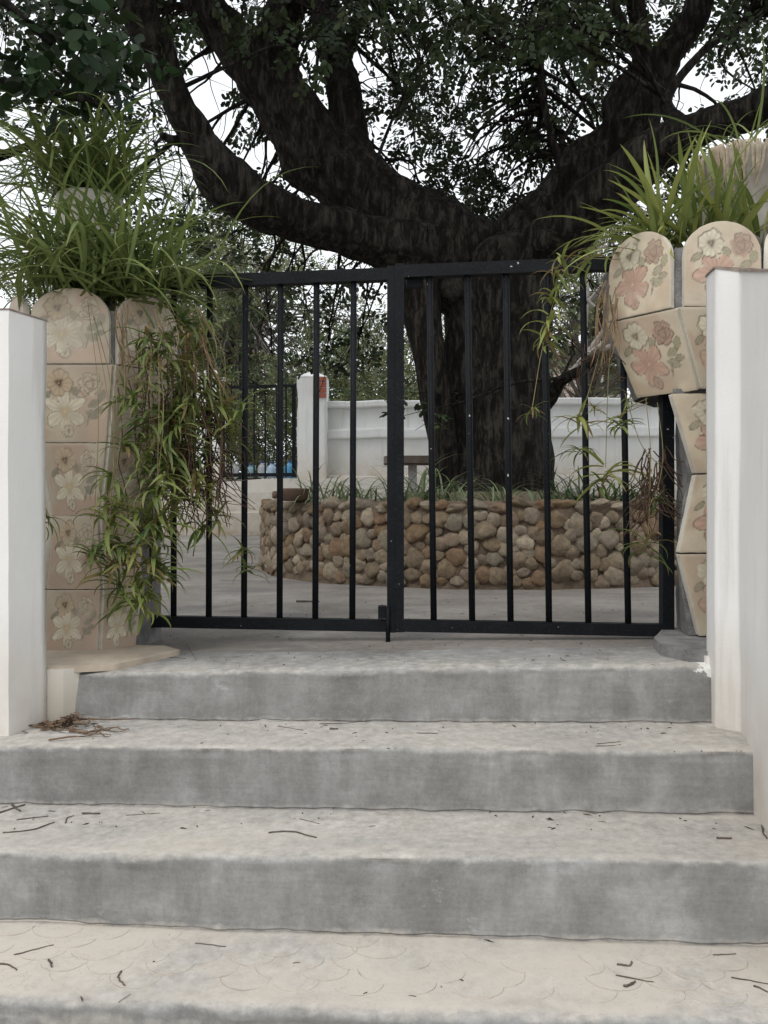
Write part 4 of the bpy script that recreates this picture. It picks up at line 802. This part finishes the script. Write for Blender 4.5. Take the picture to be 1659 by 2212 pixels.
# trailing runners
r = random.Random(4); tail = [(330, 720, 2.74), (372, 735, 2.8), (410, 720, 2.84), (445, 740, 2.9), (300, 780, 2.74), (350, 800, 2.76), (395, 815, 2.84), (430, 800, 2.88), (285, 860, 2.73), (460, 860, 2.92), (310, 830, 2.75), (340, 760, 2.75), (330, 880, 2.78), (395, 860, 2.86), (440, 830, 2.9), (480, 880, 2.92), (470, 820, 2.95), (350, 950, 2.76), (270, 960, 2.72), (300, 1010, 2.73), (245, 1030, 2.72), (360, 1020, 2.75), (410, 970, 2.85), (330, 1060, 2.74), (265, 1085, 2.72), (240, 1120, 2.72), (300, 1120, 2.75), (350, 1110, 2.76), (395, 1060, 2.83), (240, 1180, 2.73), (200, 1190, 2.72), (290, 1180, 2.75), (325, 1140, 2.76), (330, 1215, 2.76), (300, 1260, 2.77), (260, 1255, 2.75), (320, 1290, 2.78), (290, 1300, 2.77), (270, 1210, 2.74), (455, 1060, 2.9), (470, 1110, 2.92), (440, 1130, 2.9), (500, 1080, 2.95), (455, 1190, 2.93), (525, 1190, 2.97), (545, 1230, 2.97), (568, 1280, 2.98), (460, 960, 2.92), (500, 930, 2.95), (520, 885, 2.95), (430, 890, 2.88), (400, 910, 2.85), (372, 890, 2.82), (440, 760, 2.92), (470, 720, 2.95), (400, 780, 2.86), (100, 1120, 2.7), (530, 960, 2.97), (480, 1010, 2.93), (350, 1165, 2.8), (375, 1000, 2.8), (420, 1025, 2.86), (500, 700, 3.0), (450, 690, 2.95), (380, 930, 2.8), (310, 930, 2.75), (345, 1240, 2.82), (230, 1230, 2.73)]
tail += [(U+r.uniform(-28, 28), V+r.uniform(-30, 30), d+r.uniform(-.04, .06)) for U, V, d in tail if 230 < U < 440 and (U+V) % 3]
tail = [q for q in tail if not (q[0] > 450 and r.random() < .5)]
for U, V, d in tail:
    e = P(U, V, d); inst('plantlet', r.choice(PLT), s2_, e, (r.uniform(-.4, .4), r.uniform(-.4, .4), r.uniform(0, 6.28)), r.uniform(.75, 1.25))
for U, V, d in tail[::5]:
    e = P(U, V, d); Us = min(max(U+r.uniform(-70, 40), 190), 420); a = P(Us, 655, 2.8+r.uniform(0, .12)); mid = P((U+Us)/2+r.uniform(5, 35), 700+(V-700)*.35, d-.04); stolon(s2_, [a, mid, e], r.uniform(.0009, .0014))
dl = MB(); r = random.Random(8)
def hang(mb, U, V, d, L, w_, lean, sw=.3):
    s = np.linspace(0, 1, 9); a = P(U, V, d); x = a[0]+lean*L*s+sw*.03*np.sin(s*5+U); z = a[2]-L*s; y = a[1]+.02*np.sin(s*4+V)-.03*s; wd = w_*(1-s**2)**.6+.0005; tw_ = r.uniform(-1, 1)
    V_ = np.stack([np.stack([x-wd/2*math.cos(tw_), y-wd/2*math.sin(tw_), z], 1), np.stack([x+wd/2*math.cos(tw_), y+wd/2*math.sin(tw_), z], 1)], 1); mb.grid(V_)
for _ in range(14): hang(dl, r.uniform(245, 350), r.uniform(655, 740), r.uniform(2.72, 2.80), r.uniform(.16, .36), r.uniform(.003, .006), r.uniform(-.05, .28))
for _ in range(20): hang(dl, r.uniform(350, 440), r.uniform(660, 740), r.uniform(2.82, 2.92), r.uniform(.16, .32), r.uniform(.003, .006), r.uniform(.1, .45))
part('dry_leaves', dl, M['dry'], s2_, True, kind='stuff')
dk = MB(); rr2 = np.random.default_rng(9)
for _ in range(170):
    U0, V0 = rr2.uniform(370, 480), rr2.uniform(830, 1060); q = [P(U0, V0, rr2.uniform(2.9, 3.0))]; d = np.array([rr2.normal(.1, .25), rr2.normal(0, .2), -1.])
    for _ in range(6): d = d+rr2.normal(0, .45, 3)*np.array([1, .6, .6]); q.append(q[-1]+d/np.linalg.norm(d)*.036)
    dk.tube(cr(q, 2), np.linspace(.0028, .001, 13), 4, cap=False)
for _ in range(26):
    U0 = rr2.uniform(250, 470); q = [P(U0, rr2.uniform(700, 900), rr2.uniform(2.78, 2.92))]
    for _ in range(7): q.append(q[-1]+np.array([rr2.normal(.005, .012), rr2.normal(0, .008), -.07]))
    dk.tube(cr(q, 3), .0018, 4, cap=False)
part('dry_stems', dk, M['root'], s2_, True, kind='stuff')

s3 = thing('spider_plant', (P(1550, 0, 2.9)[0], 2.9, zV(520, 2.7)), 'bold upright spider plant with yellow green blades in the right goblet planter', 'plant')
for U, n, sd in ((1420, 20, 5), (1490, 24, 15), (1550, 26, 6), (1610, 26, 7), (1680, 16, 8)): crown_of(s3, (P(U, 0, 2.88)[0], 2.86, zV(520, 2.75)), UPR, n, sc=(.65, 1.1), spread=.03, seed=sd)
crown_of(s3, (P(1420, 0, 2.88)[0], 2.88, zV(520, 2.75)), LOW, 26, sc=(.8, 1.15), yaw=(130, 250), spread=.04, seed=9)
r = random.Random(14)
for U, V, d, s in [(1215, 560, 2.84, .9), (1190, 640, 2.84, .9), (1185, 690, 2.84, 1.0), (1180, 730, 2.84, .9), (1205, 600, 2.84, .9), (1252, 972, 2.84, .7), (1250, 905, 2.84, 1.0), (1340, 912, 2.84, .9), (1305, 1015, 2.84, 1.15), (1300, 1040, 2.84, .8), (1150, 885, 2.84, .55), (1395, 1180, 2.78, 1.2), (1275, 560, 2.85, .9), (1420, 1080, 2.8, .6), (1285, 880, 2.86, .4), (1360, 860, 2.85, .5)]:
    inst('plantlet', r.choice(PLT), s3, P(U, V, d), (r.uniform(-.3, .3), r.uniform(-.3, .3), r.uniform(0, 6.28)), s)
for q in ([(1340, 560, 2.82), (1240, 565, 2.83), (1200, 640, 2.84), (1170, 760, 2.84), (1150, 880, 2.84)], [(1330, 640, 2.84), (1315, 800, 2.84), (1308, 1010, 2.84)], [(1330, 620, 2.84), (1285, 800, 2.85), (1255, 900, 2.84)], [(1400, 860, 2.84), (1360, 880, 2.84), (1340, 905, 2.84)], [(1395, 860, 2.82), (1405, 980, 2.8), (1400, 1180, 2.79)], [(1420, 870, 2.82), (1432, 990, 2.8), (1410, 1100, 2.8)], [(1400, 870, 2.82), (1330, 900, 2.83), (1260, 925, 2.84)], [(1350, 850, 2.83), (1385, 960, 2.82), (1430, 1010, 2.8)]): stolon(s3, [P(*e) for e in q], .0014)
dl = MB(); r = random.Random(18)
for _ in range(16): hang(dl, r.uniform(1300, 1335), r.uniform(600, 660), r.uniform(2.82, 2.87), r.uniform(.16, .36), r.uniform(.003, .006), r.uniform(-.3, .0))
part('dry_leaves', dl, M['dry'], s3, True, kind='stuff'); dk = MB()
for _ in range(60):
    q = [P(rr2.uniform(1385, 1440), rr2.uniform(960, 1090), rr2.uniform(2.80, 2.86))]; d = np.array([0, 0, -1.])
    for _ in range(6): d = d+rr2.normal(0, .4, 3)*np.array([1, .6, .6]); q.append(q[-1]+d/np.linalg.norm(d)*.03)
    dk.tube(cr(q, 2), np.linspace(.0024, .001, 13), 4, cap=False)
for _ in range(40):
    q = [P(rr2.uniform(1240, 1330), rr2.uniform(740, 800), 2.86)]; d = np.array([0, 0, -1.])
    for _ in range(4): d = d+rr2.normal(0, .5, 3); q.append(q[-1]+d/np.linalg.norm(d)*.018)
    if abs(q[0][0]-P(1285, 0, 2.86)[0]) < .06: dk.tube(cr(q, 2), .0016, 4, cap=False)
part('dry_stems', dk, M['root'], s3, True, kind='stuff')
s4 = thing('spider_plant', (p2[0], p2[1], p2[2]), 'sparse spider plant with yellowing leaves in the pale pot at the top right', 'plant'); crown_of(s4, p2, ARC, 26, sc=(.6, .95), spread=.06, seed=12)
dl = MB()
for _ in range(130):
    a = r.uniform(math.pi*.85, math.pi*2.15); rad_ = .180; c = np.array([p2[0]+rad_*math.cos(a), p2[1]+rad_*math.sin(a), p2[2]+.01]); L = r.uniform(.08, .22); s = np.linspace(0, 1, 7); wd = r.uniform(.004, .010)*(1-s**2)**.5+.0005
    out = np.array([math.cos(a), math.sin(a), 0]); tg = np.array([-math.sin(a), math.cos(a), 0]); pt_ = c+out*(.012*np.sin(s*3))[:, None]+tg*(r.uniform(-.3, .3)*L*s)[:, None]+np.array([0, 0, 1.])*(.02*np.sin(s*6)*(s < .5)-L*s)[:, None]
    dl.grid(np.stack([pt_-tg*(wd/2)[:, None], pt_+tg*(wd/2)[:, None]], 1))
part('dry_leaves', dl, m_plain('straw_leaf', (.30, .245, .175), .3, 40), s4, True, kind='stuff')
for rt in (s1, s2_, s3, s4):
    if rt.name in EXTRA: part('more_leaves', EXTRA[rt.name], M['blade'], rt, True, kind='stuff')
# plants in the stone bed
bed = [(672, 'left end of the stone bed beside the clay bowl', 5.9, .9), (710, 'bed, second from its left end', 5.7, .9), (752, 'bed in front of the brick-topped back pillar', 5.6, .9), (800, 'bed left of the central gate stiles', 5.5, .85), (912, 'bed in front of the small table post', 5.4, 1.2), (955, 'bed at the left foot of the trunk', 5.35, 1.0), (1020, 'bed before the trunk, short and pale', 5.3, .6), (1080, 'bed before the middle of the trunk', 5.3, .7), (1205, 'bed at the right foot of the trunk', 5.6, 1.05), (1245, 'bed, dark tuft right of the trunk', 5.7, 1.1), (1300, 'bed behind the hanging plantlet', 5.6, .95), (1350, 'bed near the right gate post', 5.6, .95), (1400, 'bed, rightmost before the gate post', 5.6, .9), (1160, 'bed, low tuft before the trunk', 5.35, .5), (865, 'bed directly behind the central gate stiles', 5.4, .8)]
for i, (U, lb, d, s) in enumerate(bed):
    x = (U-829.5)/FPX*d; z = PH-.01; dk_ = U > 1190; t = thing('bed_plant', (x, d, z), ('dark green' if dk_ else 'pale striped')+' grassy plant at '+lb if 'end' in lb.split()[1:2] else ('dark green' if dk_ else 'pale striped')+' grassy plant in the stone '+lb, 'plant', 'grassy plants in the stone bed'); m = MB(); rp_ = random.Random(200+i)
    nb_ = rp_.randint(18, 44); s *= rp_.uniform(.75, 1.25)
    for k in range(nb_):
        V_, s_ = blade_geo(rp_.uniform(.20, .40)*s, R(rp_.uniform(25, 80)), R(rp_.uniform(50, 130)), .0135, 6, .3, rp_.uniform(-.2, .2)); Rm = np.array(Matrix.Rotation(rp_.uniform(0, 6.28), 3, 'Z')); b0 = np.array([x+rp_.gauss(0, .05), d+rp_.gauss(0, .05), z])
        tcol = np.array((.45, .62, .45) if dk_ else (1.0, 1.05, 1.0))*rp_.uniform(.6, 1.35); c = np.ones((*V_.shape[:2], 3))*tcol; c[:, 1] = c[:, 1]*(1.0 if dk_ else 1.5); m.grid((V_.reshape(-1, 3) @ Rm.T+b0).reshape(V_.shape), c.reshape(-1, 3))
    part('leaves', m, M['bedleaf'], t, True)

# ------------------------------------------------------------------ fallen twigs and litter on the steps
def surf(U, V):
    best = None
    for d in (np.linspace(2.4, 5.0, 900) if V < 1445 else np.linspace(1.4, 2.6, 500)):
        p = P(U, V, d); x = p[0]
        if d > nose[0].y(x): z = float(floor_z(x, d))+.004
        else:
            z = None
            for k in range(3):
                if nose[k+1].y(x) <= d <= base[k].y(x): z = float(tread_z(k, x, d, False)); kk = k
            if z is None: continue
        if p[2] <= z+.001: return np.array([x, d, z if d > nose[0].y(x) else float(tread_z(kk, x, d))])
    x = (U-829.5)/FPX; k = min(range(3), key=lambda k: abs(P(U, V, base[k].dc/(1+TY*x))[2]-base[k].z(x*base[k].dc))); d = base[k].dc/(1+TY*x)-.02; return np.array([x*d, d, float(tread_z(k, x*d, d))])
tws = [((-12, 1760), (54, 1740), .0045, 'thick dark twig at the left edge of the third tread, crossing another'), ((26, 1740), (44, 1754), .0042, 'short stub twig crossing the thick twig at the left edge'), ((6, 1800), (70, 1793), (118, 1777), .003, 'long forked twig near the left edge of the third tread'), ((36, 1771), (104, 1763), .0024, 'thin straight twig on the left of the third tread'),
    ((178, 1758), (216, 1759), .0042, 'stubby thick twig left of centre on the third tread'), ((141, 1779), (146, 1768), (160, 1763), .0024, 'small hooked twig on the left of the third tread'), ((580, 1799), (630, 1796), (684, 1809), .0032, 'long gently bent twig on the middle of the third tread'), ((272, 1762), (345, 1756), .0014, 'hair-thin stalk on the third tread left of centre'), ((648, 1768), (690, 1778), .0014, 'thin pale stalk above the long bent twig'),
    ((1548, 1810), (1580, 1811), .0042, 'stubby dark twig near the right edge of the third tread'), ((1646, 1777), (1649, 1800), (1657, 1812), .0034, 'curved twig against the foot of the right stair wall'), ((690, 1563), (740, 1562), (790, 1557), .0017, 'long straw-thin twig on the second tread right of centre'), ((600, 1567), (655, 1577), .0018, 'slanting thin twig on the second tread'), ((712, 1574), (730, 1574), .004, 'dark short pod-like twig on the second tread'),
    ((1286, 1611), (1342, 1608), .0016, 'lower of two parallel straws near the right end of the second tread'), ((1290, 1606), (1340, 1601), .0016, 'upper of two parallel straws near the right end of the second tread'), ((900, 1584), (946, 1585), .0018, 'thin twig on the second tread right of the centre'), ((262, 2098), (255, 2112), (270, 2128), .0026, 'c-shaped curled stalk on the lowest tread at left'), ((1330, 2107), (1412, 2123), .0018, 'straight stalk on the lowest tread at right'), ((1333, 2085), (1357, 2088), (1364, 2079), .0030, 'dark crooked twig above the straight stalk at right'),
    ((1348, 2133), (1362, 2130), (1372, 2122), .0036, 'short thick curled husk below the straight stalk'), ((1580, 2113), (1670, 2131), .0020, 'long stalk at the right edge of the lowest tread'), ((1628, 2132), (1690, 2158), .0024, 'lower stalk with a dark seed at the right edge of the lowest tread'), ((422, 2037), (488, 2044), .0018, 'flat straw on the lowest tread under the riser'), ((30, 2063), (116, 2042), .0017, 'long thin straw at left on the lowest tread'), ((-5, 2080), (20, 2084), (36, 2095), .0026, 'curved brown stalk at the left edge of the lowest tread'), ((105, 2075), (112, 2082), (112, 2090), .003, 'small hooked stalk on the left of the lowest tread'),
    ((401, 1388), (424, 1426), .0013, 'needle-thin stalk on the landing under the left gate leaf'), ((366, 1420), (402, 1422), .0016, 'forked twig on the landing near the left plinth'), ((1540, 2064), (1590, 2061), .0018, 'pale straw at the right under the lowest riser'), ((640, 1300), (690, 1300), .006, 'dark twig on the yard behind the gate before the stone wall')]
for t in tws:
    lb, rad_ = t[-1], t[-2]*(.8 if t[-2] < .005 else 1); q = [surf(*e) for e in t[:-2]]; q = [e+np.array([0, 0, rad_*.7]) for e in q]; m = MB(); e = cr(q, 5); e[1:-1] += RNG.normal(0, .0012, (len(e)-2, 3))*np.array([1, 1, .3]); m.tube(e, np.linspace(rad_, rad_*.65, len(e)), 6, None, .2, 90)
    solo('twig', m, M['twig'], tuple(q[0]), True, label=lb, cat='twig', group='twigs fallen on the steps')
lt = MB(); rl = random.Random(31)
for _ in range(230):
    zone = rl.random()
    if zone < .30: U, V = rl.uniform(200, 1500), rl.uniform(1372, 1440)
    elif zone < .5: U, V = rl.uniform(100, 1540), 1560+abs(rl.gauss(0, 22))
    elif zone < .72: U, V = rl.uniform(0, 1650), 1742+abs(rl.gauss(4, 40))
    elif zone < .77: U, V = rl.uniform(0, 1659), rl.uniform(2030, 2160)
    else: U, V = rl.uniform(360, 1440), rl.uniform(1288, 1350)
    if 1606 < V < 1735 or 1838 < V < 2025: continue
    p = surf(U, V); a = rl.uniform(0, 6.28); L = rl.choice((.003, .006, .012, .02, .03))*rl.uniform(.5, 1); d = np.array([math.cos(a), math.sin(a), rl.uniform(-.1, .2)])*L
    lt.tube([p-d*.5+(0, 0, .001), p+d*.1+np.array((rl.uniform(-.002, .002), rl.uniform(-.002, .002), .002)), p+d*.5+(0, 0, .001)], [.0006, rl.uniform(.0006, .0022), .0005], 5)
lt2 = solo('leaf_litter', lt, M['seed'], smooth=True, label='tiny dark seeds and leaf crumbs scattered over the steps', kind='stuff')
pile = MB()
for _ in range(260):
    p = surf(135+rl.gauss(0, 28), 1562+abs(rl.gauss(0, 8))); a = rl.uniform(0, 6.28); L = rl.uniform(.012, .035); w_ = L*.4; h = rl.uniform(.002, .036)*max(0, 1-abs((p[0]-P(140, 0, 2.4)[0])/.085))+.003
    x, y = math.cos(a), math.sin(a); t1, t2 = rl.uniform(-.4, .4), rl.uniform(-.6, .6)
    pile.add([p+np.array([-x*L/2, -y*L/2, h-L*t1/2]), p+np.array([-y*w_/2, x*w_/2, h+w_*t2/2]), p+np.array([x*L/2, y*L/2, h+L*t1/2]), p+np.array([y*w_/2, -x*w_/2, h-w_*t2/2+.002])], [(0, 1, 2, 3)])
for U0, V0, U1, V1 in [(105, 1600, 260, 1578), (60, 1577, 150, 1566), (150, 1580, 280, 1580), (210, 1570, 278, 1583), (100, 1570, 240, 1590), (160, 1560, 300, 1556), (70, 1574, 190, 1590), (180, 1586, 240, 1592)]:
    q = [surf(U0+(U1-U0)*t, V0+(V1-V0)*t+rl.uniform(-6, 6)) for t in (0, .3, .55, .8, 1)]; pile.tube(cr([e+np.array((0, 0, rl.uniform(.003, .010))) for e in q], 4), np.linspace(.0030, .0010, 17), 5)
solo('dry_leaf_pile', pile, m_plain('brown_litter', (.15, .10, .065), .5, 60), tuple(surf(135, 1565)), label='heap of dry leaves and twigs at the foot of the left plinth', kind='stuff')
